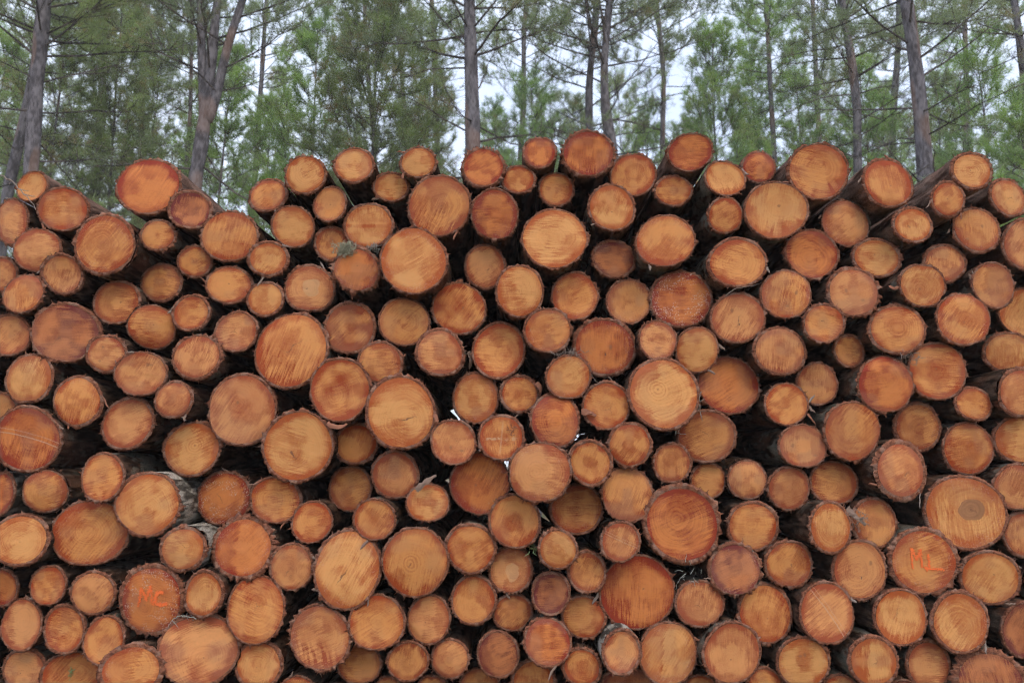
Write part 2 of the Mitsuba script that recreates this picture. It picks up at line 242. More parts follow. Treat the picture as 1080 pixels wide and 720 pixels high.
# ------------------------------------------------------------------ the log pile
# number, x, y, z of the cut face's middle, its half width and half height, lean of the log per metre (x, z), tone, feature of the face
LOGS = """
1 -2.013 3.002 2.751 0.070 0.067 -0.000 0.000 t -
2 -1.874 2.998 2.652 0.107 0.091 0.000 -0.000 o -
3 -2.096 3.013 2.608 0.075 0.099 -0.001 0.001 p -
4 -1.965 2.987 2.479 0.094 0.093 0.001 -0.001 p -
5 -1.656 2.930 2.484 0.123 0.127 -0.002 0.001 o -
6 -1.516 2.972 2.746 0.134 0.124 -0.008 0.005 r -
7 -1.463 2.977 2.534 0.074 0.071 0.004 0.001 o -
8 -1.330 2.979 2.641 0.083 0.086 0.002 -0.001 d -
9 -1.164 2.975 2.530 0.115 0.109 0.010 0.009 o -
10 -1.321 3.020 2.433 0.075 0.069 -0.003 -0.002 o -
11 -1.472 3.052 2.354 0.095 0.081 0.003 0.002 b -
12 -1.827 2.971 2.364 0.081 0.080 0.003 0.001 p -
13 -1.968 2.942 2.280 0.084 0.082 -0.007 -0.003 o -
14 -2.154 3.075 2.395 0.068 0.076 0.000 0.000 p -
15 -1.634 3.028 2.262 0.098 0.092 0.004 0.005 b -
16 -1.163 2.995 2.330 0.093 0.080 -0.003 -0.001 o -
17 -1.024 3.000 2.717 0.084 0.077 -0.000 0.001 o -
18 -0.856 2.947 2.786 0.086 0.083 -0.005 0.006 t -
19 -0.646 2.915 2.812 0.086 0.076 -0.002 0.001 t -
20 -0.755 2.971 2.663 0.073 0.076 0.005 -0.003 o -
21 -0.904 2.974 2.570 0.088 0.085 -0.009 0.010 t -
22 -0.997 2.970 2.432 0.081 0.076 0.001 -0.006 t -
23 -0.752 3.020 2.509 0.079 0.076 -0.003 -0.011 b -
24 -0.622 2.910 2.372 0.095 0.090 -0.000 0.000 r -
25 -0.593 2.981 2.578 0.102 0.096 0.013 0.009 t b
26 -0.833 3.000 2.315 0.105 0.100 -0.000 0.000 p q
27 -1.010 2.989 2.269 0.077 0.073 0.003 -0.001 t -
28 -1.117 2.997 2.133 0.089 0.084 -0.005 0.016 p c
29 -1.307 2.996 2.211 0.075 0.079 0.001 0.000 o -
30 -1.472 3.002 2.157 0.095 0.092 -0.001 -0.000 o -
31 -1.261 2.961 2.027 0.098 0.092 -0.016 -0.006 p -
32 -0.888 2.963 2.055 0.152 0.154 -0.017 -0.005 o -
33 -0.658 2.991 2.148 0.104 0.106 0.027 0.017 b m
34 -0.438 2.980 2.173 0.100 0.096 0.017 0.023 o -
35 -0.526 2.963 2.004 0.089 0.084 0.028 0.023 b -
36 -0.283 2.910 2.034 0.097 0.094 -0.005 0.012 p -
37 -0.217 3.000 2.234 0.112 0.107 0.007 0.003 o m
38 -0.392 2.887 2.401 0.134 0.132 -0.003 0.021 t -
39 -0.299 2.940 2.648 0.130 0.126 0.007 0.014 o -
40 -0.507 2.995 2.748 0.074 0.065 0.001 0.000 t -
41 -0.387 2.928 2.831 0.074 0.068 -0.003 0.006 t -
42 -0.118 2.938 2.811 0.092 0.089 -0.014 0.014 r -
43 -0.069 2.910 2.601 0.094 0.100 -0.000 -0.000 r -
44 0.027 2.950 2.764 0.071 0.064 0.012 -0.010 o -
45 0.114 2.927 2.872 0.069 0.070 0.003 0.004 r -
46 0.315 2.922 2.866 0.108 0.097 0.003 0.003 r -
47 0.186 2.988 2.739 0.077 0.075 0.003 -0.002 o -
48 0.172 2.910 2.498 0.132 0.123 -0.001 0.001 t -
49 -0.112 3.011 2.411 0.086 0.093 -0.005 0.005 p -
50 0.030 2.904 2.281 0.096 0.100 -0.006 0.008 t -
51 0.259 3.003 2.280 0.097 0.098 0.007 0.013 o -
52 0.404 2.911 2.629 0.098 0.096 -0.000 0.002 t -
53 0.509 3.000 2.803 0.094 0.095 -0.000 0.000 o -
54 0.423 3.001 2.440 0.090 0.083 -0.003 0.006 d -
55 0.621 2.931 2.494 0.117 0.108 -0.007 0.019 o -
56 0.735 2.928 2.873 0.088 0.079 0.002 0.004 r -
57 0.673 2.982 2.729 0.079 0.064 -0.001 -0.003 o -
58 0.868 2.913 2.752 0.085 0.077 0.000 0.001 t -
59 1.045 3.000 2.841 0.072 0.072 -0.000 -0.000 r -
60 1.061 2.910 2.615 0.123 0.120 -0.000 0.000 t f
61 1.253 2.910 2.783 0.128 0.116 -0.006 0.008 o f
62 0.863 2.907 2.596 0.071 0.072 -0.000 -0.001 o -
63 0.903 2.912 2.396 0.114 0.104 0.004 0.002 o -
64 1.228 2.980 2.455 0.109 0.105 -0.002 -0.002 r -
65 1.389 2.983 2.593 0.108 0.100 -0.010 0.014 p -
66 1.544 2.926 2.741 0.107 0.106 0.002 0.002 o -
67 1.881 2.910 2.787 0.085 0.082 -0.000 -0.000 t -
68 1.773 2.910 2.665 0.071 0.077 -0.000 -0.000 o -
69 1.628 2.923 2.561 0.081 0.080 0.002 0.002 t -
70 1.923 2.978 2.559 0.106 0.096 0.006 0.007 o k
71 2.083 3.000 2.707 0.083 0.087 -0.000 -0.000 t -
72 2.135 3.000 2.501 0.098 0.106 -0.000 -0.000 p -
73 1.503 2.996 2.443 0.094 0.085 0.003 -0.012 t -
74 1.633 2.903 2.304 0.098 0.089 0.006 -0.001 t -
75 1.793 3.006 2.423 0.092 0.083 -0.005 -0.005 p -
76 1.941 2.948 2.315 0.082 0.092 0.005 0.005 b -
77 2.150 3.074 2.223 0.111 0.105 0.006 0.009 t -
78 1.796 2.923 2.174 0.115 0.109 0.009 0.004 o -
79 2.034 3.032 2.056 0.097 0.088 -0.001 0.017 t -
80 1.527 2.912 2.131 0.109 0.105 0.001 -0.001 o -
81 1.362 2.912 2.279 0.104 0.101 0.000 0.000 p k
82 1.229 2.909 2.151 0.079 0.078 -0.002 0.004 o -
83 1.366 3.006 2.056 0.067 0.068 -0.010 0.014 b -
84 1.091 2.911 2.271 0.104 0.097 0.002 0.003 o k
85 0.901 2.937 2.180 0.108 0.102 0.012 -0.006 p n
86 0.695 3.000 2.270 0.124 0.121 0.002 0.025 r s
87 0.580 2.936 2.089 0.077 0.078 -0.009 0.026 p -
88 0.739 2.953 2.054 0.085 0.088 -0.005 0.031 t -
89 1.063 2.930 2.045 0.105 0.099 0.012 0.001 p -
90 0.481 3.036 2.266 0.092 0.090 -0.001 0.012 b -
91 0.375 3.015 2.074 0.127 0.121 -0.004 0.019 r n
92 0.142 2.909 2.123 0.092 0.089 0.004 0.021 o -
93 -0.054 3.002 2.058 0.108 0.117 0.009 0.019 o -
94 0.223 2.913 1.939 0.089 0.086 -0.027 0.027 t -
95 -0.145 3.003 1.864 0.093 0.101 -0.006 0.034 t -
96 0.029 2.997 1.880 0.078 0.078 -0.001 0.017 o -
97 0.169 2.920 1.768 0.099 0.103 -0.003 0.008 r -
98 0.369 2.943 1.827 0.095 0.091 -0.021 0.028 o -
99 -0.040 2.881 1.703 0.087 0.090 -0.009 0.035 o x
100 -0.224 2.883 1.685 0.085 0.086 -0.019 0.049 p k
101 0.101 2.801 1.573 0.112 0.110 -0.001 0.000 p -
102 -0.125 2.961 1.528 0.118 0.116 -0.040 0.001 r -
103 -0.459 2.970 1.561 0.096 0.095 0.007 0.021 p -
104 -0.320 2.906 1.458 0.081 0.074 -0.011 -0.030 t -
105 -0.654 3.077 1.506 0.090 0.090 -0.001 -0.006 b -
106 -0.620 2.993 1.682 0.088 0.082 0.001 -0.010 o -
107 -0.825 2.918 1.670 0.134 0.132 -0.051 0.008 t c
108 -0.426 2.872 1.798 0.134 0.134 -0.023 0.013 t c
109 -0.669 2.912 1.889 0.118 0.122 -0.030 -0.027 o m
110 -1.077 2.991 1.818 0.136 0.140 -0.027 0.019 p -
111 -1.285 3.037 1.665 0.124 0.109 -0.015 0.003 t e
112 -1.337 2.948 1.855 0.073 0.073 0.000 0.000 p -
113 -1.469 2.949 1.958 0.098 0.087 0.001 -0.000 p k
114 -1.620 2.958 2.039 0.081 0.078 -0.009 0.005 p k
115 -1.806 2.983 2.127 0.127 0.121 -0.010 0.010 d -
116 -2.038 3.000 2.118 0.089 0.086 -0.000 -0.001 p -
117 -1.927 2.963 1.939 0.106 0.100 -0.014 -0.014 t -
118 -1.729 2.968 1.849 0.101 0.098 0.005 0.005 o -
119 -1.535 3.000 1.763 0.108 0.103 0.000 -0.000 p -
120 -1.897 2.957 1.700 0.123 0.129 -0.007 -0.004 r l
121 -2.100 3.075 1.831 0.070 0.066 -0.001 -0.000 p -
122 -1.825 2.969 1.499 0.085 0.087 0.004 -0.002 o -
123 -1.576 2.929 1.554 0.084 0.090 -0.005 0.008 o -
124 -1.397 2.931 1.451 0.120 0.117 -0.006 -0.005 t -
125 -1.644 2.992 1.340 0.144 0.127 -0.001 0.008 o -
126 -1.881 2.943 1.319 0.105 0.097 -0.007 -0.003 t -
127 -2.011 3.000 1.487 0.060 0.088 -0.000 0.000 r -
128 -1.249 2.925 1.286 0.090 0.085 -0.008 -0.005 t h
129 -1.167 3.087 1.467 0.117 0.105 -0.006 0.014 r s
130 -0.920 2.980 1.466 0.096 0.089 -0.010 -0.008 o -
131 -0.771 2.960 1.381 0.079 0.078 -0.004 0.001 o -
132 -0.522 2.915 1.395 0.081 0.079 0.014 0.018 o -
133 -1.034 2.967 1.288 0.127 0.117 -0.013 -0.012 r -
134 -0.840 2.955 1.216 0.083 0.089 -0.010 -0.005 p -
135 -0.619 2.912 1.212 0.124 0.144 -0.011 0.008 t c
136 -0.363 2.892 1.242 0.120 0.130 -0.008 -0.019 o e
137 -0.157 2.917 1.290 0.093 0.095 0.000 0.020 o -
138 -0.148 2.977 1.093 0.089 0.090 -0.019 0.015 o -
139 -0.317 2.980 1.020 0.083 0.091 0.001 -0.008 p -
140 -0.507 2.943 1.018 0.101 0.102 -0.002 -0.035 o -
141 -0.720 2.951 0.964 0.117 0.118 -0.030 0.030 p f
142 -0.587 3.041 0.846 0.084 0.076 0.016 -0.036 b -
143 -0.394 3.000 0.866 0.076 0.077 0.012 -0.010 b -
144 -0.237 2.999 0.873 0.074 0.075 0.007 0.000 p -
145 -0.967 2.947 1.062 0.111 0.120 -0.020 -0.015 o -
146 -0.955 2.977 0.858 0.093 0.088 0.015 -0.026 t -
147 -1.154 2.922 1.122 0.076 0.084 -0.020 -0.000 t -
148 -1.179 2.951 0.916 0.145 0.131 0.012 -0.047 p m
149 -1.369 2.959 1.096 0.133 0.131 -0.017 0.006 r s
150 -1.604 2.978 1.118 0.083 0.082 -0.003 0.013 p -
151 -1.785 2.998 1.143 0.073 0.076 -0.003 0.017 o -
152 -1.894 3.028 0.993 0.088 0.098 -0.020 0.005 p -
153 -1.711 3.010 0.981 0.087 0.092 -0.021 0.021 o -
154 -1.542 2.985 0.946 0.084 0.084 -0.017 0.019 o -
155 -1.894 3.080 0.815 0.092 0.080 -0.001 -0.011 p -
156 -1.707 3.078 0.798 0.110 0.087 0.001 -0.017 o -
157 -1.410 2.939 0.848 0.120 0.090 0.017 -0.070 o -
158 -1.992 3.047 1.128 0.070 0.075 -0.009 0.013 r -
160 0.011 2.915 1.390 0.099 0.103 0.020 -0.019 o -
161 0.256 3.019 1.429 0.105 0.097 -0.009 -0.009 o -
162 0.446 2.945 1.487 0.104 0.102 -0.004 0.023 b -
163 0.297 2.886 1.608 0.087 0.087 -0.002 0.022 o -
164 0.454 2.917 1.677 0.084 0.085 0.021 0.019 o -
165 0.623 2.952 1.608 0.076 0.078 -0.009 -0.010 b -
166 0.772 2.998 1.712 0.109 0.105 -0.002 0.008 b -
167 0.785 3.031 1.539 0.074 0.069 0.004 0.000 b -
168 0.931 3.003 1.542 0.079 0.079 0.015 0.035 p -
169 0.649 2.942 1.376 0.145 0.148 0.026 -0.027 r -
170 0.168 2.848 1.292 0.073 0.073 -0.012 -0.041 t -
171 -0.004 2.971 1.201 0.087 0.088 -0.003 -0.017 p q
172 0.004 2.999 1.042 0.076 0.071 -0.014 -0.020 b -
173 0.147 2.944 1.122 0.073 0.079 -0.018 -0.030 d -
174 0.284 2.946 1.200 0.074 0.075 0.009 -0.007 b -
175 0.403 2.873 1.318 0.074 0.075 -0.009 -0.000 p l
176 0.474 2.976 1.121 0.138 0.136 0.021 -0.001 r -
177 0.273 2.990 1.028 0.085 0.083 0.021 0.001 o -
178 0.132 2.927 0.952 0.086 0.087 -0.011 -0.027 r -
179 -0.052 2.974 0.896 0.082 0.088 -0.003 -0.029 d -
180 0.083 3.034 0.786 0.087 0.075 -0.007 -0.026 o -
181 0.261 2.944 0.860 0.074 0.070 0.007 -0.016 o -
182 0.399 2.887 0.927 0.071 0.079 0.002 -0.014 p -
183 -0.126 3.106 0.752 0.078 0.063 -0.012 -0.021 b -
184 0.446 3.065 0.767 0.110 0.065 -0.014 -0.024 d -
185 0.586 2.959 0.905 0.110 0.111 -0.001 -0.020 t v
186 0.706 2.945 1.084 0.091 0.086 0.002 -0.034 p c
187 0.807 2.898 0.918 0.108 0.109 -0.003 -0.050 p -
188 0.712 2.999 0.775 0.061 0.044 -0.023 -0.024 b -
189 0.842 2.926 1.211 0.096 0.097 0.004 -0.037 d -
190 0.963 2.974 1.042 0.106 0.107 0.025 -0.013 o -
191 1.057 2.956 1.226 0.090 0.094 0.003 -0.011 o -
192 0.933 2.981 1.365 0.099 0.097 -0.001 0.030 o -
194 1.091 3.006 1.509 0.084 0.086 0.008 -0.019 p -
195 1.274 3.019 1.530 0.096 0.089 -0.006 0.012 b -
196 1.138 2.960 1.672 0.093 0.086 -0.002 0.003 p k
197 1.327 2.939 1.732 0.111 0.110 0.007 0.002 o -
198 1.199 2.895 1.367 0.089 0.096 0.001 -0.021 t -
199 1.402 2.968 1.380 0.086 0.095 -0.002 0.029 b -
200 1.085 2.968 1.836 0.086 0.083 0.019 0.016 o -
201 1.236 3.019 1.924 0.086 0.083 0.018 0.010 p -
202 0.875 3.015 1.919 0.123 0.121 0.025 -0.010 r -
203 0.589 2.911 1.873 0.133 0.141 0.007 0.021 t e
204 1.469 2.926 1.911 0.117 0.112 0.011 -0.006 r h
205 1.693 2.965 1.968 0.113 0.114 0.002 0.013 o -
206 1.629 3.022 1.749 0.093 0.098 0.008 0.007 b -
207 1.828 2.966 1.839 0.077 0.069 -0.000 0.002 o -
208 1.987 2.917 1.878 0.089 0.093 0.004 0.012 p -
209 1.818 3.010 1.662 0.100 0.101 0.005 0.005 o -
210 2.013 2.990 1.699 0.101 0.089 0.014 -0.003 t v
211 1.496 2.917 1.579 0.118 0.111 0.015 0.007 p -
212 1.757 2.978 1.420 0.155 0.140 0.012 0.007 t H
213 1.980 2.988 1.515 0.100 0.088 0.018 -0.010 p -
214 2.010 3.024 1.333 0.082 0.094 0.002 -0.012 p -
215 1.558 2.936 1.240 0.126 0.129 0.015 -0.013 o -
216 1.834 2.984 1.172 0.113 0.102 0.007 0.011 t -
217 1.325 2.956 1.206 0.105 0.110 0.015 -0.003 p n
218 1.176 2.927 1.056 0.110 0.108 0.025 -0.022 p l
219 1.453 2.929 1.040 0.101 0.102 0.006 -0.018 t -
220 1.670 2.921 1.023 0.109 0.111 0.023 -0.001 t -
221 1.932 2.954 0.989 0.093 0.109 0.005 -0.009 d -
222 1.084 2.946 0.875 0.099 0.094 0.003 -0.021 t k
223 1.329 2.910 0.888 0.094 0.092 0.007 -0.019 t v
224 1.566 2.971 0.858 0.089 0.091 -0.007 -0.015 p -
225 1.769 2.935 0.813 0.130 0.106 0.005 -0.004 d -
226 1.229 2.971 0.779 0.064 0.047 -0.011 -0.020 o -
227 0.945 2.977 0.791 0.071 0.057 0.005 -0.023 o -
253 -0.312 3.076 0.750 0.059 0.048 0.004 -0.007 b -
254 -0.480 3.073 0.747 0.051 0.045 0.022 -0.009 b -
256 -0.807 2.998 0.765 0.068 0.050 0.010 -0.004 o -
258 1.454 2.970 0.769 0.057 0.043 -0.008 -0.012 d -
"""
NT = 120
TH = np.arange(NT) * 2 * np.pi / NT
ROWS = np.array([.014, .035, .07, .12, .20, .33, .55, .95, 1.5, 2.2])
RAGGED = {42: 2.0, 46: 1.7, 24: 2.0, 43: 1.5, 32: 1.3, 39: 1.4, 6: 1.4, 91: 1.7, 101: 1.4, 133: 2.2, 129: 1.4, 149: 1.6, 141: 1.1, 169: 1.6, 176: 1.5, 189: 2.2,
          202: 1.8, 109: 1.6, 110: 1.3, 31: 1.4, 81: 1.4, 86: 1.7, 37: 1.2, 225: 2.2, 204: 1.3, 38: 1.3, 55: 1.3, 115: 1.3, 13: 1.5, 197: 1.3, 215: 1.3, 187: 1.3, 64: 1.4}
THICK = {225: 3.0, 215: 1.7, 182: 2.2, 91: 1.9, 133: 1.7, 189: 1.5, 163: 1.5, 181: 1.4, 24: 1.5, 42: 1.4, 211: 1.5, 128: 1.4, 32: 1.3, 86: 1.4, 169: 1.4, 149: 1.4, 156: 1.5, 157: 1.5}
PALE_BARK, RED_BARK = {124, 128, 182, 127}, {67, 61, 66, 8, 6, 56, 1, 2, 53, 68, 59, 71, 45}
FEAT_OF = {c: k for k, c in enumerate(FEATS)}
TONE_OF = {c: k for k, c in enumerate('tordpb')}
FAN_LOGS = {60, 61}


def ring_noise(n, freq, seed):
    """Periodic noise round the log."""
    c = np.stack([np.cos(TH) * freq / 6.283, np.sin(TH) * freq / 6.283, np.full(NT, seed * 3.7)], -1)
    return meshkit.noise(c + 50, int(seed) % 97) - 0.5


def grid_faces(rows):
    r, c = np.meshgrid(np.arange(rows - 1), np.arange(NT), indexing='ij')
    a, b = r * NT + c, r * NT + (c + 1) % NT
    return np.stack([a, b, b + NT, a + NT], -1).reshape(-1, 4)


def tri(q):
    return np.vstack([q[:, [0, 1, 2]], q[:, [0, 2, 3]]])


RING_R = np.array([.0, .2, .4, .6, .76, .88, .955, 1.0])
FACE_Q = tri(grid_faces(len(RING_R)))
log_info, faces_of = {}, {}


def build_log(num, X, Y, Z, A, B, sx, sz, tone, feat, key):
    r = np.random.default_rng(1000 + num)
    rag, thick = RAGGED.get(num, 0.9), THICK.get(num, 1.0)
    low = 1.03 + 0.09 * ring_noise(0, 5, num) + 0.07 * ring_noise(0, 11, num + .3) + 0.024 * np.cos(2 * TH + r.random() * 6.28)
    mean = (A + B) / 2
    bt = min((0.0068 + 0.0065 * r.random()) * thick / mean, 0.16)          # bark thickness relative to the radius
    wood = low * (1 - bt) * (1 + 0.010 * rag * ring_noise(0, 60, num + .5) + 0.006 * ring_noise(0, 120, num + .7))
    torn = np.clip(0.55 + 2.2 * ring_noise(0, 7, num + .6), .15, 1.5)
    jag = torn * 0.15 * rag * ring_noise(0, 75, num + .1) + torn * 0.11 * rag * ring_noise(0, 120, num + .2) + 0.05 * ring_noise(0, 26, num + .9)
    outer = low * (1 + 0.012 + jag * (0.085 / mean) ** 0.5)
    outer = np.maximum(outer, wood + 0.004 / mean)
    tx, tz = r.normal(0, 0.085), r.normal(0, 0.075) - 0.03
    dome = r.normal(0, 0.006)
    ux, uz = np.cos(TH), np.sin(TH)
    wedge_a, wedge_d = r.random() * 6.28, (0.5 + 0.3 * r.random())           # felling cuts: a slightly sunk flat on some faces
    wedge_s = r.choice([0, 0.006, 0.014, 0.024]) * mean / .09

    def front(px, pz):                                                        # y of the cut plane at offsets in metres
        e = (px * math.cos(wedge_a) + pz * math.sin(wedge_a)) / mean
        return Y + tx * px + tz * pz + dome * (px * px + pz * pz) / mean ** 2 + wedge_s * np.clip(e - wedge_d, 0, 1)

    # cut face
    px = np.concatenate([[rr_ * wood * A * ux] for rr_ in RING_R]).ravel()
    pz = np.concatenate([[rr_ * wood * B * uz] for rr_ in RING_R]).ravel()
    py = front(px, pz) + 0.0012 * (meshkit.noise(np.stack([px * 60, pz * 60, px * 0 + num], -1)) - 0.5)
    v = np.stack([X + px, py, Z + pz], 1)
    rel = np.concatenate([[rr_ * np.stack([ux, uz], 1)] for rr_ in RING_R]).reshape(-1, 2)
    code = TONE_OF[tone] + 8 * FEAT_OF['F' if num in FAN_LOGS else feat]
    uv = rel + np.array([4.0 * code, 4.0 * num])
    scene[key + '__cut_face'] = mikit.ply((v, FACE_Q), 'cut_wood', smooth=True, uv=uv)
    # bark: rim and body
    L = 2.05 + 0.25 * r.random()
    rows = ROWS * L / 2.2
    var = 1 if num in PALE_BARK else 2 if num in RED_BARK else 0
    P, UV = [], []
    arc = TH * mean + 8.0 * var

    def add(rad, yy, t):
        P.append(np.stack([X + rad * A * ux + sx * max(t, 0), yy, Z + rad * B * uz + sz * max(t, 0)], 1))
        UV.append(np.stack([arc, np.full(NT, t + 8.0 * num)], 1))

    fx, fz = wood * A * ux, wood * B * uz
    yw = front(fx, fz)
    add(wood * 0.996, yw + 0.0015, -0.012)
    mid = wood + (outer - wood) * (0.45 + 0.3 * ring_noise(0, 90, num + .4))
    add(mid, front(mid * A * ux, mid * B * uz) - 0.003 * rag * (0.5 + ring_noise(0, 80, num + .6)), -0.008)
    ye = front(outer * A * ux, outer * B * uz) + 0.012 * rag * np.clip(ring_noise(0, 70, num + .8) + .25, 0, 1)
    add(outer, ye, -0.002)
    for t in rows:
        q3 = np.stack([np.cos(TH) * mean * 34, np.sin(TH) * mean * 34, np.full(NT, t * 9 + num * 2.3)], -1)
        plate = meshkit.noise(q3 + 70) * 0.6 + meshkit.noise(q3 * 2.3 + 30, 4) * 0.4
        amp = 0.0135 * min(1, mean / .08) * (1.0 if var != 1 else 0.4)
        rad = low * (1 + 0.045 * min(1, max(0, t - .1) / .5) - 0.02 * t / 2) + (plate - 0.62) * amp / mean
        add(rad, ye * 0 + Y + tx * outer * A * ux * max(0, 1 - t / .5) + tz * outer * B * uz * max(0, 1 - t / .5) + t, t)
    P, UV = np.vstack(P), np.vstack(UV)
    nr = len(rows) + 3
    f = tri(grid_faces(nr))
    last = (nr - 1) * NT
    cap = np.stack([np.full(NT, len(P)), last + np.arange(NT), last + (np.arange(NT) + 1) % NT], 1)
    P = np.vstack([P, [[X + sx * L, Y + L, Z + sz * L]]])
    UV = np.vstack([UV, [[8.0 * var, L + 8.0 * num]]])
    # splinters and bark fibres standing off the rim
    m = int(r.integers(9, 22) * min(rag, 1.6))
    kk = r.integers(0, NT, m)
    th = TH[kk]
    base = P[2 * NT + kk]
    out = np.stack([np.cos(th), r.normal(-0.15, 0.5, m), np.sin(th)], 1)
    out /= np.linalg.norm(out, axis=1)[:, None]
    side = np.stack([-np.sin(th), 0 * th, np.cos(th)], 1)
    wdt, ln = r.uniform(.0012, .0042, m)[:, None], r.uniform(.004, .017, m)[:, None]
    tips = base + out * ln + side * r.normal(0, .004, m)[:, None]
    b1, b2 = base - side * wdt - out * .003, base + side * wdt - out * .003
    b3 = base - out * .003 + np.array([0, 1, 0]) * wdt * 1.4
    n0 = len(P)
    P = np.vstack([P, np.stack([b1, b2, b3, tips], 1).reshape(-1, 3)])
    UV = np.vstack([UV, np.repeat(UV[2 * NT + kk], 4, 0)])
    o = n0 + 4 * np.arange(m)[:, None]
    f = np.vstack([f, cap] + [o + np.array([t3]) for t3 in ((0, 3, 2), (2, 3, 1), (1, 3, 0), (0, 2, 1))])
    scene[key + '__bark'] = mikit.ply((P, f), 'bark', smooth=True, uv=UV)
    faces_of[num] = (X, Z, A, B, front, key)


for line in LOGS.strip().splitlines():
    w = line.split()
    num, nums = int(w[0]), [float(q_) for q_ in w[1:8]]
    key = f'cut_log_{len(log_info) + 1:03d}'
    log_info[num] = (key, nums, w[8], w[9])
    build_log(num, *nums, w[8], w[9], key)


def on_face(num, u, v, lift=0.0):
    """A point on the cut face of log num at relative place (u, v), lift metres in front of it."""
    X, Z, A, B, front, _ = faces_of[num]
    return np.array([X + u * A, float(front(np.array(u * A), np.array(v * B))) - lift, Z + v * B])


# spray-painted letters on two faces
def paint(num, strokes, width, seed):
    r = np.random.default_rng(seed)
    shapes = []
    for s in strokes:
        s = np.array(s, float)
        dense = np.vstack([s[k] + (s[k + 1] - s[k]) * np.linspace(0, 1, 14)[:, None] for k in range(len(s) - 1)])
        dense += r.normal(0, .10, dense.shape)
        for a in dense:                                         # dabs of a half-dry spray stroke
            for _ in range(5):
                shapes.append(Point(a + r.normal(0, width * .52, 2)).buffer(r.uniform(.22, .5) * width))
        for _ in range(70):                                     # overspray
            c = dense[r.integers(len(dense))] + r.normal(0, width * 1.15, 2)
            shapes.append(Point(c).buffer(r.uniform(.07, .22), 4))
        c = dense[r.integers(len(dense))]                       # a run of paint
        shapes.append(LineString([c, c + [0, -r.uniform(1.5, 3.5)]]).buffer(.28))
    u = unary_union(shapes)
    x0, y0, x1, y1 = u.bounds
    u = u.difference(unary_union([Point(r.uniform(x0, x1), r.uniform(y0, y1)).buffer(r.uniform(.12, .40), 4) for _ in range(170)]))
    s = 0.00373
    meshes = [trimesh.creation.extrude_polygon(g_, 0.05, engine='earcut') for g_ in getattr(u, 'geoms', [u]) if g_.area > .008]
    m = trimesh.util.concatenate(meshes)
    X, Z, A, B, front, key = faces_of[num]
    px, pz = m.vertices[:, 0] * s, m.vertices[:, 1] * s
    v = np.stack([X + px, front(px, pz) - 0.0016 - 0.0008 * (m.vertices[:, 2] > .02), Z + pz], 1)
    scene[key + '__painted_letters'] = mikit.ply((v, m.faces[:, ::-1]), 'orange_paint')


paint(149, [[(-12.5, -6), (-10, 11), (-4.5, 1), (-.5, 13), (2.5, -5)], [(12, 8), (7, 7), (4.5, 2), (6, -3.5), (11, -5), (17, -3.5)]], 1.35, 5)
paint(215, [[(-11.5, -6), (-11, 12), (-6.5, 2), (-2.5, 11), (-1.5, -5)], [(2.2, -7), (3, -7)], [(5, 6), (6, -7.5), (19, -8)]], 1.3, 6)
labels[log_info[149][0] + '__painted_letters'] = {'label': 'orange sprayed letters MC on the red-brown cut face'}
labels[log_info[215][0] + '__painted_letters'] = {'label': 'bright orange sprayed letters ML on the cut face'}

# logs of the same pile outside the picture, down to the ground and to both sides: uncounted
known = np.array([[q_[1][0], q_[1][2], (q_[1][3] + q_[1][4]) / 2] for q_ in log_info.values()])
rest, pr = [], np.random.default_rng(21)
placed = [tuple(k_) for k_ in known]
for layer in range(16):
    z = 0.085 + layer * 0.152
    for xx in np.arange(-3.7, 3.7, 0.178):
        rad = pr.uniform(.066, .086)
        x_, z_ = xx + (0.089 if layer % 2 else 0) + pr.normal(0, .003), max(z + pr.normal(0, .003), rad)
        if z_ > 2.45 - 0.25 * max(0, abs(x_) - 2.3):
            continue
        arr = np.array(placed)
        gap = (np.hypot(arr[:, 0] - x_, arr[:, 1] - z_) - arr[:, 2]).min()
        inside = abs(x_) < 2.05 and z_ > 0.80
        if inside or gap < .05:
            continue
        rad = min(rad, gap)
        placed.append((x_, z_, rad))
        rest.append((x_, z_, rad))
vs, fs, uvs, n0 = [], [], [], 0
fv, ff, fuv, m0 = [], [], [], 0
ang = np.arange(28) * 2 * np.pi / 28
for k_, (x_, z_, rad) in enumerate(rest):
    y_, L_ = 3 + pr.normal(0, .06), 2.1 + .2 * pr.random()
    ts = np.array([0, .03, .12, .4, 1.0, L_])
    for t_ in ts:
        rr_ = rad * (1 + .05 * (meshkit.noise(np.stack([np.cos(ang) * 4, np.sin(ang) * 4, np.full(28, t_ * 5 + k_)], -1)) - .5) * 2) * (1 - .015 * t_)
        vs.append(np.stack([x_ + rr_ * np.cos(ang), np.full(28, y_ + t_), z_ + rr_ * np.sin(ang)], 1))
        uvs.append(np.stack([ang * rad, np.full(28, t_ + 8. * (k_ + 300))], 1))
    rws, cl = np.meshgrid(np.arange(5), np.arange(28), indexing='ij')
    a_, b_ = rws * 28 + cl, rws * 28 + (cl + 1) % 28
    fs.append(n0 + tri(np.stack([a_, b_, b_ + 28, a_ + 28], -1).reshape(-1, 4)))
    n0 += 6 * 28
    for yy, sgn in ((y_ - .002, 1), (y_ + L_, -1)):
        fv.append(np.vstack([[[x_, yy, z_]], np.stack([x_ + .955 * rad * np.cos(ang), np.full(28, yy), z_ + .955 * rad * np.sin(ang)], 1)]))
        fuv.append(np.vstack([[[0, 0]], np.stack([np.cos(ang), np.sin(ang)], 1)]) + np.array([4. * (k_ % 2), 4. * (k_ + 300)]))
        c_ = np.arange(28)
        ff.append(m0 + np.stack([0 * c_, 1 + c_, 1 + (c_ + 1) % 28], 1)[:, ::sgn])
        m0 += 29
scene['log_stack__bark'] = mikit.ply((np.vstack(vs), np.vstack(fs)), 'bark', smooth=True, uv=np.vstack(uvs))
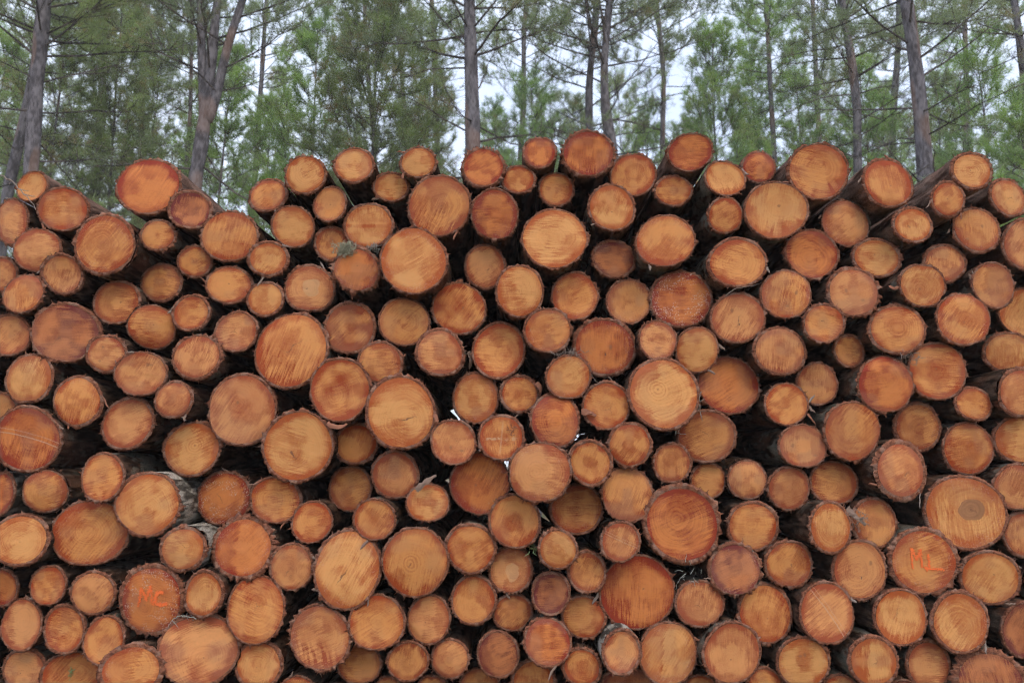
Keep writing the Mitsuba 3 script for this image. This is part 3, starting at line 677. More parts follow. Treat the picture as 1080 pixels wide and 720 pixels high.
scene['log_stack__cut_face'] = mikit.ply((np.vstack(fv), np.vstack(ff)), 'cut_wood', smooth=False, uv=np.vstack(fuv))
labels['log_stack'] = {'label': 'remaining logs of the same pile below and beside the counted ones', 'category': 'logs', 'kind': 'stuff'}
labels['log_stack__bark'] = {'kind': 'stuff'}
labels['log_stack__cut_face'] = {'kind': 'stuff'}

# strips of bark that hang loose from the rim
fl = np.random.default_rng(88)
for num in fl.choice(list(log_info), 62, replace=False):
    X, Z, A, B, front, key = faces_of[num]
    for n_ in range(int(fl.integers(1, 3))):
        th = fl.uniform(0, 6.283)
        o_, tn = np.array([math.cos(th), 0, math.sin(th)]), np.array([-math.sin(th), 0, math.cos(th)])
        p0 = np.array([X + 1.0 * A * o_[0], float(front(np.array(A * o_[0]), np.array(B * o_[2]))) + .004, Z + 1.0 * B * o_[2]])
        ln = fl.uniform(.018, .05)
        run = tn * fl.choice([-1, 1]) * fl.uniform(.4, 1) + o_ * fl.uniform(.1, .5) + np.array([0, fl.uniform(-.5, .1), -.25])
        c = np.array([p0 + run * ln * s_ + o_ * .25 * ln * s_ * s_ for s_ in np.linspace(0, 1, 6)]) + fl.normal(0, .0012, (6, 3))
        w_ = fl.uniform(.005, .012) * np.array([.7, 1, .9, 1.05, .8, .3])
        sd = np.cross(run, [0, 1, .3])
        sd /= np.linalg.norm(sd)
        nn = np.cross(sd, run / np.linalg.norm(run))
        v = np.stack([c + sd * w_[:, None] * a_ + nn * .0022 * b_ for a_, b_ in ((.5, .4), (0, 1), (-.5, .2), (0, -1))], 1).reshape(-1, 3)
        i_, j_ = np.meshgrid(np.arange(5), np.arange(4), indexing='ij')
        f = np.vstack([tri(np.stack([i_ * 4 + j_, i_ * 4 + (j_ + 1) % 4, (i_ + 1) * 4 + (j_ + 1) % 4, (i_ + 1) * 4 + j_], -1).reshape(-1, 4)), [[0, 2, 1], [0, 3, 2], [20, 21, 22], [20, 22, 23]]])
        scene[f"{key}__bark_strip{'_%03d' % n_ if n_ else ''}"] = mikit.ply((v, f), fl.choice(['torn_bark', 'dead_twig', 'grey_wood']))

# ------------------------------------------------------------------ small things caught among the logs
def tube(points, radii, sides=6):
    p = np.asarray(points, float)
    t = np.gradient(p, axis=0)
    t /= np.linalg.norm(t, axis=1)[:, None] + 1e-12
    a = np.cross(t, np.where(np.abs(t[:, 2:]) < .9, [0, 0, 1.], [1., 0, 0]))
    a /= np.linalg.norm(a, axis=1)[:, None] + 1e-12
    b = np.cross(t, a)
    an = np.arange(sides) * 2 * np.pi / sides
    v = p[:, None] + np.broadcast_to(radii, (len(p),))[:, None, None] * (np.cos(an)[None, :, None] * a[:, None] + np.sin(an)[None, :, None] * b[:, None])
    i_, j_ = np.meshgrid(np.arange(len(p) - 1), np.arange(sides), indexing='ij')
    q_ = np.stack([i_ * sides + j_, i_ * sides + (j_ + 1) % sides, (i_ + 1) * sides + (j_ + 1) % sides, (i_ + 1) * sides + j_], -1).reshape(-1, 4)
    return v.reshape(-1, 3), tri(q_)


def join(parts):
    vs_, fs_, n_ = [], [], 0
    for v_, f_ in parts:
        vs_.append(v_)
        fs_.append(np.asarray(f_) + n_)
        n_ += len(v_)
    return np.vstack(vs_), np.vstack(fs_)


def numbered(name):
    k_ = 1
    while f'{name}_{k_:03d}' in labels:
        k_ += 1
    return f'{name}_{k_:03d}'


def curve(ctrl, n=12):
    ctrl = np.asarray(ctrl, float)
    s = np.linspace(0, len(ctrl) - 1, n)
    from scipy.interpolate import make_interp_spline
    return make_interp_spline(np.arange(len(ctrl)), ctrl, k=min(3, len(ctrl) - 1))(s)


def twig(pix, rad, bsdf, label, category='twig', side=0, name='twig'):
    """pix: (px, py, depth) of points along it."""
    r = np.random.default_rng(len(scene))
    c = curve([at(*p_) for p_ in pix], 16)
    c += r.normal(0, rad * .8, c.shape)
    parts = [tube(c, np.linspace(rad, rad * .5, len(c)))]
    for _ in range(side):
        k_ = r.integers(3, 14)
        d_ = r.normal(0, 1, 3) * [1, .4, 1]
        d_ /= np.linalg.norm(d_)
        ln = r.uniform(.015, .05)
        parts.append(tube(np.array([c[k_], c[k_] + d_ * ln * .5 + r.normal(0, .004, 3), c[k_] + d_ * ln]), np.linspace(rad * .7, rad * .3, 3), 5))
    key = numbered(name)
    scene[key] = mikit.ply(join(parts), bsdf, smooth=True)
    labels[key] = {'label': label, 'category': category}


def tuft(center, spread, count, length, rad, bsdf, label, category, name, seed, lean=(0, 0, 0)):
    """Many fibres about one middle."""
    r = np.random.default_rng(seed)
    parts = []
    for _ in range(count):
        p0 = center + r.normal(0, 1, 3) * spread
        d_ = r.normal(0, 1, 3) + np.array(lean)
        d_ /= np.linalg.norm(d_)
        ln = length * r.uniform(.5, 1.2)
        parts.append(tube(np.array([p0, p0 + d_ * ln * .5 + r.normal(0, ln * .18, 3), p0 + d_ * ln + r.normal(0, ln * .2, 3)]), np.array([rad, rad * .8, rad * .3]), 4))
    key = numbered(name)
    scene[key] = mikit.ply(join(parts), bsdf, smooth=True)
    labels[key] = {'label': label, 'category': category}


def sliver(ctrl, width, thick, bsdf, label, category, name, seed=1, twist=.4):
    """A flat torn strip of bark or wood along the 3D points ctrl."""
    r = np.random.default_rng(seed)
    c = curve(ctrl, 9)
    t_ = np.gradient(c, axis=0)
    t_ /= np.linalg.norm(t_, axis=1)[:, None]
    n_ = np.cross(t_, [0, 1, 0])
    n_ /= np.linalg.norm(n_, axis=1)[:, None]
    o_ = np.cross(n_, t_)
    w_ = width * (1 - .5 * np.linspace(0, 1, 9) ** 2) * r.uniform(.75, 1.2, 9)
    tw = np.linspace(0, twist, 9)[:, None]
    n2, o2 = n_ * np.cos(tw) + o_ * np.sin(tw), o_ * np.cos(tw) - n_ * np.sin(tw)
    ringp = [c + n2 * w_[:, None] / 2 * a_ + o2 * thick / 2 * b_ for a_, b_ in ((1, .6), (.3, 1), (-.5, .8), (-1, -.3), (-.2, -1), (.7, -.8))]
    v = np.stack(ringp, 1)
    v += r.normal(0, thick * .15, v.shape)
    i_, j_ = np.meshgrid(np.arange(8), np.arange(6), indexing='ij')
    q_ = np.stack([i_ * 6 + j_, i_ * 6 + (j_ + 1) % 6, (i_ + 1) * 6 + (j_ + 1) % 6, (i_ + 1) * 6 + j_], -1).reshape(-1, 4)
    f_ = np.vstack([tri(q_), [[0, k_ + 1, k_] for k_ in range(1, 5)], [[48, 48 + k_, 49 + k_] for k_ in range(1, 5)]])
    key = numbered(name)
    scene[key] = mikit.ply((v.reshape(-1, 3), f_), bsdf, smooth=False)
    labels[key] = {'label': label, 'category': category}


def yof(num):
    return log_info[num][1][1]


tuft(at(364, 263, yof(24) - .015), np.array([.017, .010, .013]), 330, .018, .0015, 'lichen', 'shaggy grey-green lichen tuft on the rim of a red-orange log', 'lichen', 'lichen_tuft', 3, (-.3, -.5, .1))
tuft(at(396, 262, yof(24) - .005), np.array([.012, .008, .006]), 34, .022, .0010, 'pale_lichen', 'small pale lichen fringe between the lichen-tufted log and the very large ringed log', 'lichen', 'lichen_tuft', 4, (.2, -.2, .6))
tuft(at(600, 374, yof(94) - .01), np.array([.036, .010, .006]), 60, .030, .0011, 'dead_twig', 'wispy pale bark fibres over the top edge of a tan log at centre', 'bark fibres', 'bark_fibre_tuft', 6, (0, -.3, .4))
tuft(at(730, 603, yof(186) - .02), np.array([.022, .010, .018]), 10, .026, .0014, 'pale_lichen', 'pale lichen-covered sprigs hanging under the giant red log, lower right of centre', 'lichen', 'lichen_tuft', 8, (0, -.2, -.5))
tuft(at(206, 650, yof(148) - .01), np.array([.016, .008, .006]), 30, .014, .0011, 'pale_lichen', 'whitish lichen crumbs between the log marked MC and the mottled log', 'lichen', 'lichen_tuft', 9)
tuft(at(563, 575, yof(160) + .06), np.array([.010, .02, .014]), 12, .03, .0024, 'moss', 'tiny green sprig in the gap beside a small tan log', 'sprig', 'green_sprig', 10)
tuft(at(958, 376, yof(80) - .0), np.array([.022, .012, .010]), 34, .024, .0012, 'dead_twig', 'brown bark fibres hanging between three logs at right', 'bark fibres', 'bark_fibre_tuft', 12, (0, -.2, -.6))
tuft(at(75, 709, yof(156) - .004), np.array([.0035, .002, .010]), 26, .010, .0016, 'moss', 'small green moss patch on a brown log at the bottom left', 'moss', 'moss_patch', 11)
tuft(at(538, 455, yof(99) + .0), np.array([.004, .004, .012]), 26, .030, .0013, 'torn_bark', 'torn wood fibres at the right edge of the log with a pale cross', 'wood fibres', 'bark_fibre_tuft', 13, (1.6, -.3, .2))
tuft(at(512, 543, yof(102) + .05), np.array([.012, .008, .010]), 34, .011, .0014, 'pale_lichen', 'white lichen crumbs below a large dark brown log at centre', 'lichen', 'lichen_tuft', 14)
twig([(739, 413, yof(166) - .10), (738, 424, yof(166) - .09), (739, 437, yof(166) - .05)], .0022, 'dead_twig', 'short lichened twig hanging in front of a brown log', side=7)
twig([(765, 312, yof(85) - .04), (778, 304, yof(85) - .05), (792, 301, yof(85) - .04), (803, 298, yof(85))], .0016, 'dead_twig', 'thin pale twig lying on top of the log with a black nick')
twig([(622, 384, yof(94) - .03), (625, 397, yof(98) - .02), (632, 404, yof(98) - .02)], .0012, 'dead_twig', 'thread-like twig between a wispy-topped tan log and the orange log below it')
twig([(-4, 182, 2.96), (10, 190, 2.95), (22, 201, 2.94), (39, 222, 2.95)], .0030, 'dead_twig', 'bare pale twig lying across the logs in the top left corner', side=3)
twig([(724, 604, yof(176) - .12), (716, 612, yof(176) - .11), (713, 622, yof(176) - .1)], .0013, 'pale_lichen', 'thin curved lichen strand left of the sprigs under the giant red log')
twig([(207, 652, yof(149) - .03), (188, 650, yof(149) - .02), (178, 660, yof(149) - .02)], .0020, 'pale_lichen', 'grey twig between the log marked MC and the mottled log', side=1)
twig([(713, 452, yof(203) + .02), (713, 458, yof(203) + .02)], .0016, 'pale_lichen', 'tiny white lichen strand under the huge pale log', side=3)
sliver([at(439, 517, yof(104) - .03), at(449, 508, yof(104) - .035), at(460, 501, yof(104) - .03)], .024, .009, 'grey_wood', 'small grey-brown piece of bark stuck above a small tan log', 'bark piece', 'bark_piece', 2, .2)
sliver([at(613, 434, yof(98) - .012), at(621, 435, yof(98) - .02), at(628, 438, yof(98) - .006)], .026, .007, 'torn_bark', 'pinkish flake of bark on the left edge of an orange log', 'bark piece', 'bark_piece', 3, .5)
sliver([at(893, 536, yof(199) - .03), at(902, 544, yof(199) - .035), at(912, 553, yof(199) - .02)], .028, .008, 'grey_wood', 'frayed grey bark strip hanging over a brown log at right', 'bark piece', 'bark_piece', 4, .8)
tuft(at(905, 547, yof(199) - .03), np.array([.016, .004, .014]), 34, .028, .0013, 'dead_twig', 'frayed bark fibres round the grey bark strip at right', 'bark fibres', 'bark_fibre_tuft', 15, (.8, -.3, -.8))
sliver([at(852, 436, yof(200) - .01), at(856, 442, yof(200) - .015), at(860, 447, yof(200) - .01)], .010, .006, 'torn_bark', 'short reddish splinter right of a small log at right', 'splinter', 'wood_splinter', 5, .2)
sliver([at(345, 446, yof(109) - .02), at(355, 450, yof(109) - .035), at(366, 447, yof(109) - .02)], .020, .008, 'torn_bark', 'curl of torn bark under the log with the mottled split face', 'bark piece', 'bark_piece', 6, .9)
sliver([at(939, 302, yof(74) + .02), at(944, 304, yof(74) - .01), at(950, 301, yof(74))], .018, .008, 'torn_bark', 'small wing of torn bark at the left of a pale ringed log', 'bark piece', 'bark_piece', 7, .5)
sliver([at(458, 437, yof(108) - .0), at(461, 444, yof(108) - .02), at(459, 450, yof(108) + .01)], .014, .006, 'torn_bark', 'red bark shred at the right of a large pale log', 'bark piece', 'bark_piece', 8, .6)
sliver([at(494, 372, yof(93) + .02), at(497, 378, yof(93) - .0), at(495, 389, yof(93) + .02)], .018, .007, 'grey_wood', 'brown bark flake at the left of the log beside the bright gap', 'bark piece', 'bark_piece', 9, .5)
sliver([at(566, 404, yof(96) + .0), at(570, 410, yof(96) - .01), at(569, 417, yof(96) + .01)], .020, .008, 'torn_bark', 'bark flake on the right edge of a small orange log', 'bark piece', 'bark_piece', 10, .5)
r_ = np.random.default_rng(77)
v_, f_ = tube(curve([at(737, 194, 3.19), at(736, 194.3, 3.17), at(735, 195, 3.155)], 4), np.array([.014, .013, .011, .004]), 9)
scene['branch_stub_001'] = mikit.ply((v_, f_), 'cut_stub', smooth=True)
scene['cut_stub'] = {'type': 'twosided', 'bsdf': {'type': 'diffuse', 'reflectance': {'type': 'rgb', 'value': (.50, .27, .14)}}}
labels['branch_stub_001'] = {'label': 'pale round branch stub in the dark gap under the top row, right of centre', 'category': 'branch stub'}

# ------------------------------------------------------------------ pines behind the pile
UP = np.array([0, 0, 1.])


def unit(a):
    return a / (np.linalg.norm(a, axis=-1, keepdims=True) + 1e-12)


def needles(P, D, r, per, ln, shoot, width):
    """Bottle-brush shoots: thin triangles leaving the shoot at P along D."""
    n = len(P)
    P, D = np.repeat(P, per, 0), np.repeat(D, per, 0)
    rad = r.normal(0, 1, (n * per, 3))
    rad = unit(rad - D * (rad * D).sum(1, keepdims=True))
    c = r.uniform(.25, .95, (n * per, 1))
    d = unit(D * c + rad * np.sqrt(1 - c * c * .8))
    base = P + D * r.uniform(0, shoot, (n * per, 1))
    w = unit(np.cross(d, r.normal(0, 1, (n * per, 3)))) * width * r.uniform(.7, 1.2, (n * per, 1))
    tip = base + d * ln * r.uniform(.65, 1.15, (n * per, 1)) - UP * ln * .06
    v = np.stack([base - w, base + w, tip], 1).reshape(-1, 3)
    return v, np.arange(len(v)).reshape(-1, 3)


def limb_curve(p0, az, rise, length, r, bend):
    n = max(4, int(length / .35) + 2)
    s = np.linspace(0, 1, n)
    side = np.array([-math.sin(az), math.cos(az), 0])
    d = np.array([math.cos(az), math.sin(az), 0])
    p = p0 + d * (s * length)[:, None] * math.cos(rise) + UP * ((s * math.sin(rise) + bend * s * s) * length)[:, None]
    wig = np.cumsum(r.normal(0, .022 * length, (n, 2)), 0) * s[:, None]
    return p + side * wig[:, :1] + UP * wig[:, 1:]


def pine(spine, radii, z0, z1, crown_r, r, bsdf, label, category='pine tree', group=None, per=20, ln=.15, width=.0045, gap=.55, shoots=9, dead=0, twist=1.0, name='pine_tree', dense=1.0, forks=(), limb_r=.018):
    """spine: points of the trunk; crown of whorls between heights z0 and z1; crown_r(h in 0..1) limb length; dead: bare whorls below z0."""
    key = numbered(name)
    labels[key] = {'label': label, 'category': category}
    if group:
        labels[key]['group'] = group
    spine = np.asarray(spine, float)

    def on(z):
        return np.array([np.interp(z, spine[:, 2], spine[:, k_]) for k_ in range(3)])

    zz = np.linspace(spine[0, 2], spine[-1, 2], 26)
    line = np.array([on(z) for z in zz])
    line[:, :2] += (meshkit.noise(np.stack([zz * .35, zz * 0 + spine[0, 0], zz * 0], -1))[:, None] - .5) * .16 * np.array([1, -.6]) * (zz[:, None] > 0)
    rad = np.interp(zz, spine[:, 2], radii)
    parts = [tube(line, rad * (1 + .08 * r.normal(0, 1, 26)), 11)]
    for pts, ra, rb in forks:
        c = curve(pts, 16)
        parts.append(tube(c, np.linspace(ra, rb, 16), 10))
    scene[key + '__trunk'] = mikit.ply(join(parts), 'trunk_bark', smooth=True)
    stems = [line] + [curve(f_[0], 20) for f_ in forks]
    limbs, TP, TD = [], [], []
    z = z0 - dead * gap
    while z < z1:
        h = (z - z0) / max(z1 - z0, 1e-6)
        m_ = int(r.integers(3, 6)) if h >= 0 else int(r.integers(1, 4))
        a0 = r.random() * 6.28
        for b in range(m_):
            stem = stems[int(r.integers(len(stems)))]
            if not stem[0, 2] <= z <= stem[-1, 2]:
                stem = stems[0]
            p0 = np.array([np.interp(z, stem[:, 2], stem[:, k_]) for k_ in range(3)]) + UP * r.normal(0, .06)
            az = a0 + b * 6.28 / m_ + r.normal(0, .3)
            L = crown_r(max(h, 0)) * r.uniform(.6, 1.15) * (1 if h >= 0 else .75)
            if L < .12:
                continue
            rise = r.normal(.35, .16) + .55 * max(h, 0) ** 2 if h >= 0 else r.normal(.12, .25)
            c = limb_curve(p0, az, rise, L, r, .10 if h >= 0 else r.normal(0, .12))
            limbs.append(tube(c, np.linspace(limb_r * (.5 + .35 * L), .004, len(c)), 4))
            nsub = int(shoots * L * dense * (1 if h >= 0 else .45)) + (2 if h >= 0 else 1)
            tdir = unit(np.gradient(c, axis=0))
            for s in np.sort(r.uniform(.22, 1.0, nsub)):
                k_ = s * (len(c) - 1)
                i0 = min(int(k_), len(c) - 2)
                pb = c[i0] + (c[i0 + 1] - c[i0]) * (k_ - i0)
                sd = unit(tdir[i0] * r.uniform(.5, 1.0) + unit(r.normal(0, 1, 3)) * .75 + UP * .30)
                sl = r.uniform(.25, .8) * (1.15 - .6 * s) * min(1, .4 + .35 * L)
                mid = pb + sd * sl * .5 + UP * sl * .04
                end = pb + sd * sl + UP * sl * .16
                limbs.append(tube(np.array([pb, mid, end]), np.array([.0085, .0065, .004]), 3))
                if h < 0:
                    for _ in range(3):                           # dead limbs carry bare twigs
                        e2 = mid + unit(r.normal(0, 1, 3)) * sl * r.uniform(.4, .9)
                        limbs.append(tube(np.array([mid, (mid + e2) / 2 + r.normal(0, .02, 3), e2]), np.array([.0045, .0035, .002]), 3))
                    if r.random() > .35:
                        continue
                for q_ in range(int(r.integers(3, 7))):
                    f0 = r.uniform(.25, 1.0) if q_ else 1.0
                    pt = pb + (end - pb) * f0
                    TP.append(pt)
                    TD.append(unit(sd * .7 + UP * .55 + r.normal(0, .32, 3)))
        z += gap * r.uniform(.75, 1.25)
    if h >= .9 or True:                                           # leader
        for _ in range(6):
            TP.append(line[-1] + r.normal(0, .06, 3))
            TD.append(unit(UP + r.normal(0, .25, 3)))
    if limbs:
        scene[key + '__branches'] = mikit.ply(join(limbs), 'branch_bark', smooth=True)
    TP, TD = np.array(TP), np.array(TD)
    seen = ((TP[:, 2] - EYE[2]) / TP[:, 1] < .73) & (np.abs(TP[:, 0]) / TP[:, 1] < .80)
    seen &= (TP[:, 2] - EYE[2]) / TP[:, 1] > .12
    keep = seen | (r.random(len(TP)) < .30)                       # crowns get thinner high above and far aside
    v, f = needles(TP[keep], TD[keep], r, per, ln, .16 * ln / .15, width)
    scene[key + '__crown'] = mikit.ply((v, f), bsdf, smooth=False)
    return key


def spine_px(pts, y, ground=True):
    """A trunk at depth y through photo pixels from the base up, carried on to the ground and upwards."""
    p = np.array([at(a, b, y) for a, b in pts])
    d0 = p[0] - p[1]
    foot = p[0] + d0 / -d0[2] * p[0][2] * 1.0
    foot[:2] = p[0][:2] + (foot[:2] - p[0][:2]) * .5
    foot[2] = -.1
    d1 = p[-1] - p[-2]
    tip = p[-1] + d1 / np.linalg.norm(d1) * 4.0
    return np.vstack([[foot], p, [tip]])


def zpx(py, y):
    return at(540, py, y)[2]


def mature(pts, y, wpx, label, crown_px, seed, bsdf='needles_grey', reach=2.6, forks=(), dead=5, **kw):
    sp = spine_px(pts, y)
    rr_ = wpx * y / FOCAL / 2
    n_ = len(sp)
    radii = np.interp(np.arange(n_), [0, 1, n_ - 2, n_ - 1], [rr_ * 1.35, rr_, rr_ * .82, rr_ * .45])
    fk = [(np.array([at(a, b, c) for a, b, c in f_[0]]), f_[1] * y / FOCAL / 2, f_[2] * y / FOCAL / 2) for f_ in forks]
    z0 = zpx(crown_px, y)
    z1 = sp[-1][2]
    return pine(sp, radii, z0, z1, lambda h: reach * (1 - .45 * h), np.random.default_rng(seed), bsdf, label, forks=fk, dead=dead, **{**dict(per=14, width=.0058, shoots=6, gap=.5, ln=.17), **kw})


mature([(33, 196), (40, 100), (47, 0)], 13.0, 17, 'stout grey pine trunk standing behind the far left end of the pile', 60, 101, bsdf='needles_olive', reach=2.6)
mature([(10, 196), (31, 110), (41, 40), (44, -10)], 16.0, 12, 'darker slim pine leaning right across the stout grey trunk at the far left', 70, 102, bsdf='needles_olive', reach=2.0)
mature([(101, 210), (107, 110), (107, 50), (110, 0)], 21.0, 9, 'thin straight pine between the far left trunks and the forked pine', 80, 103, bsdf='needles_olive', reach=2.0)
mature([(205, 200), (211, 160), (215, 128)], 14.0, 16, 'forked pine whose trunk splits into two stems above the left of the pile', 75, 104, reach=2.7,
       forks=(([(215, 132, 14.0), (214, 90, 14.0), (212, 30, 14.0), (211, -40, 14.0), (212, -140, 14)], 11, 7), ([(215, 132, 14.0), (228, 100, 14.0), (240, 50, 14.0), (256, 0, 14.0), (284, -90, 14)], 12, 7)), dead=4)
mature([(196, 205), (199, 150), (200, 110)], 19.0, 6, 'slender dark pine close to the left of the forked pine', 100, 105, reach=1.6)
mature([(498, 165), (496, 90), (494, 0)], 14.0, 17, 'straight grey pine trunk rising behind the jagged red-orange log of the top row', 70, 106, reach=3.2, dead=5)
mature([(624, 150), (624, 80), (627, 0)], 19.0, 9, 'dark slim pine, left one of the twin trunks behind the topmost log', 75, 107, reach=3.4, dead=5)
mature([(646, 160), (640, 110), (640, 60), (646, 0)], 18.0, 11, 'pine with orange flaking bark, right one of the twin trunks behind the topmost log', 70, 108, reach=3.8, dead=6)
mature([(906, 180), (904, 110), (896, 50), (888, 0)], 18.0, 10, 'slim grey pine curving left above the pile, right of the thin pale sapling', 85, 109, reach=2.9, dead=5)
mature([(981, 195), (972, 100), (966, 50), (958, 0)], 13.0, 17, 'thick grey pine trunk with many bare limbs at the right', 60, 110, reach=3.0, dead=7)
mature([(1084, 130), (1078, 70), (1068, 0)], 17.0, 10, 'grey pine trunk cut by the right edge of the picture', 40, 111, bsdf='needles_olive', reach=2.4, dead=4)
mature([(819, 165), (814, 90), (810, 0)], 22.0, 6, 'thin pale young pine between the bright bush and the slim curving pine', 110, 112, reach=1.5, bsdf='needles_bright', dead=3)
mature([(942, 175), (944, 110), (946, 40)], 26.0, 8, 'distant pine trunk between the two grey trunks at the right', 90, 113, reach=2.0, bsdf='needles_olive')
mature([(393, 160), (389, 90), (386, 20)], 22.0, 6, 'dark thin pine half hidden in the dense olive foliage left of centre', 90, 114, reach=1.8, bsdf='needles_olive')
mature([(430, 170), (424, 100), (420, 30)], 24.0, 6, 'second thin pine half hidden in the dense olive foliage, nearer the centre', 80, 115, reach=1.8, bsdf='needles_olive')


def young(px, top, half, y, seed, bsdf, label, dense=.88, per=15, width=.0064, low=285, group=None, gap=.34, ln=.18, **kw):
    """A young pine, foliage to below the pile's skyline; px, top and half width surveyed in the photo at depth y."""
    tip = at(px, top, y)
    r = np.random.default_rng(seed)
    z0, z1 = max(zpx(low, y), 1.2), tip[2]
    foot = np.array([tip[0] + r.normal(0, .15), y + r.normal(0, .15), -.1])
    sp = np.array([foot, (foot + tip) / 2 + r.normal(0, .08, 3) * [1, 1, 0], tip])
    hw = half * y / FOCAL
    return pine(sp, np.array([.06, .042, .012]), z0, z1, lambda h: hw * (1.30 - .85 * h ** 1.5), r, bsdf, label, group=group, per=per, width=width, dense=dense, gap=gap, shoots=6.5, ln=ln, limb_r=.012, **kw)


Y_ = 'needles_bright'
O_ = 'needles_olive'
young(400, -25, 80, 17, 201, O_, 'dense olive-brown pine filling the gap left of the straight grey trunk', 1.15)
young(335, 30, 52, 19, 202, Y_, 'young pine with bright upright shoots left of the dense olive-brown pine')
young(752, 48, 58, 19, 203, Y_, 'bushy bright green pine right of the twin trunks', 1.05)
young(562, 92, 44, 23, 204, Y_, 'low bright pine between the straight grey trunk and the twin trunks')
young(1030, 62, 62, 19, 205, Y_, 'bushy green pine right of the thick grey trunk')
young(905, 75, 46, 21, 206, Y_, 'young green pine behind the slim curving trunk')
young(1072, 105, 40, 16, 207, Y_, 'bright pine top at the right edge of the picture')
young(245, 60, 52, 19, 208, Y_, 'green pine right of the forked trunk')
young(172, 40, 50, 22, 209, O_, 'airy olive pine left of the forked trunk')
young(75, -25, 62, 18, 210, O_, 'dense pine behind the two far left trunks')
young(8, 50, 50, 20, 211, Y_, 'green pine at the left edge of the picture')
young(285, 112, 34, 24, 212, Y_, 'small distant pine top left of the young pine with bright shoots')
young(682, 118, 34, 25, 213, Y_, 'small bright pine top just right of the twin trunks')
young(838, 92, 40, 24, 214, Y_, 'pale green pine behind the thin pale young pine')
young(985, 95, 48, 25, 215, O_, 'olive pine behind the thick grey trunk')
young(130, -30, 52, 19, 216, O_, 'tall leafy pine at the thin straight trunk', .9)
young(455, 55, 36, 22, 217, O_, 'olive pine between dense olive-brown pine and straight grey trunk')
young(522, 118, 26, 27, 218, Y_, 'small pine top right of the straight grey trunk')
young(610, 112, 30, 29, 219, O_, 'small dull pine top behind the twin trunks')
young(790, 10, 30, 24, 220, Y_, 'slender bright pine top right of the bushy bright pine')
ORD = 'first second third fourth fifth sixth seventh eighth ninth tenth eleventh twelfth thirteenth fourteenth fifteenth sixteenth seventeenth eighteenth nineteenth twentieth'.split()
far_ = np.random.default_rng(301)
for k_, px in enumerate(np.linspace(-60, 1150, 18)):
    y_ = far_.uniform(30, 44)
    young(px + far_.normal(0, 8), far_.uniform(85, 150) - (20 if px < 480 or px > 850 else 0), far_.uniform(34, 50), y_, 310 + k_, far_.choice([Y_, O_, 'needles_grey']), f'far pine in the hazy back row, {ORD[k_]} from the left',
          dense=.5, per=12, width=.013, ln=.28, gap=.6, low=262, group='far pines at the back of the wood', name='far_pine')

for px0, px1, y_, wp, cpx, reach_, seed_, text in (
        (268, 282, 24, 6, 95, 3.0, 401, 'airy thin pine between the forked pine and the pine with bright shoots'),
        (548, 556, 25, 6, 110, 2.6, 402, 'airy thin pine halfway between the straight grey trunk and the twin trunks'),
        (702, 694, 23, 6, 90, 3.4, 403, 'airy pine with wide sparse limbs right of the twin trunks'),
        (866, 858, 26, 6, 110, 2.8, 404, 'airy thin pine just left of the slim curving pine'),
        (148, 156, 25, 7, 90, 3.0, 405, 'airy pine midway between the thin straight pine and the forked pine'),
        (462, 456, 26, 6, 80, 2.8, 406, 'airy pine left of the straight grey trunk'),
        (1020, 1014, 24, 6, 70, 2.8, 407, 'airy pine right of the thick grey trunk')):
    mature([(px0, 190), ((px0 + px1) / 2, 95), (px1, 0)], y_, wp, text, cpx, seed_, bsdf='needles_olive', reach=reach_, dead=3, width=.0074, per=12, limb_r=.014)

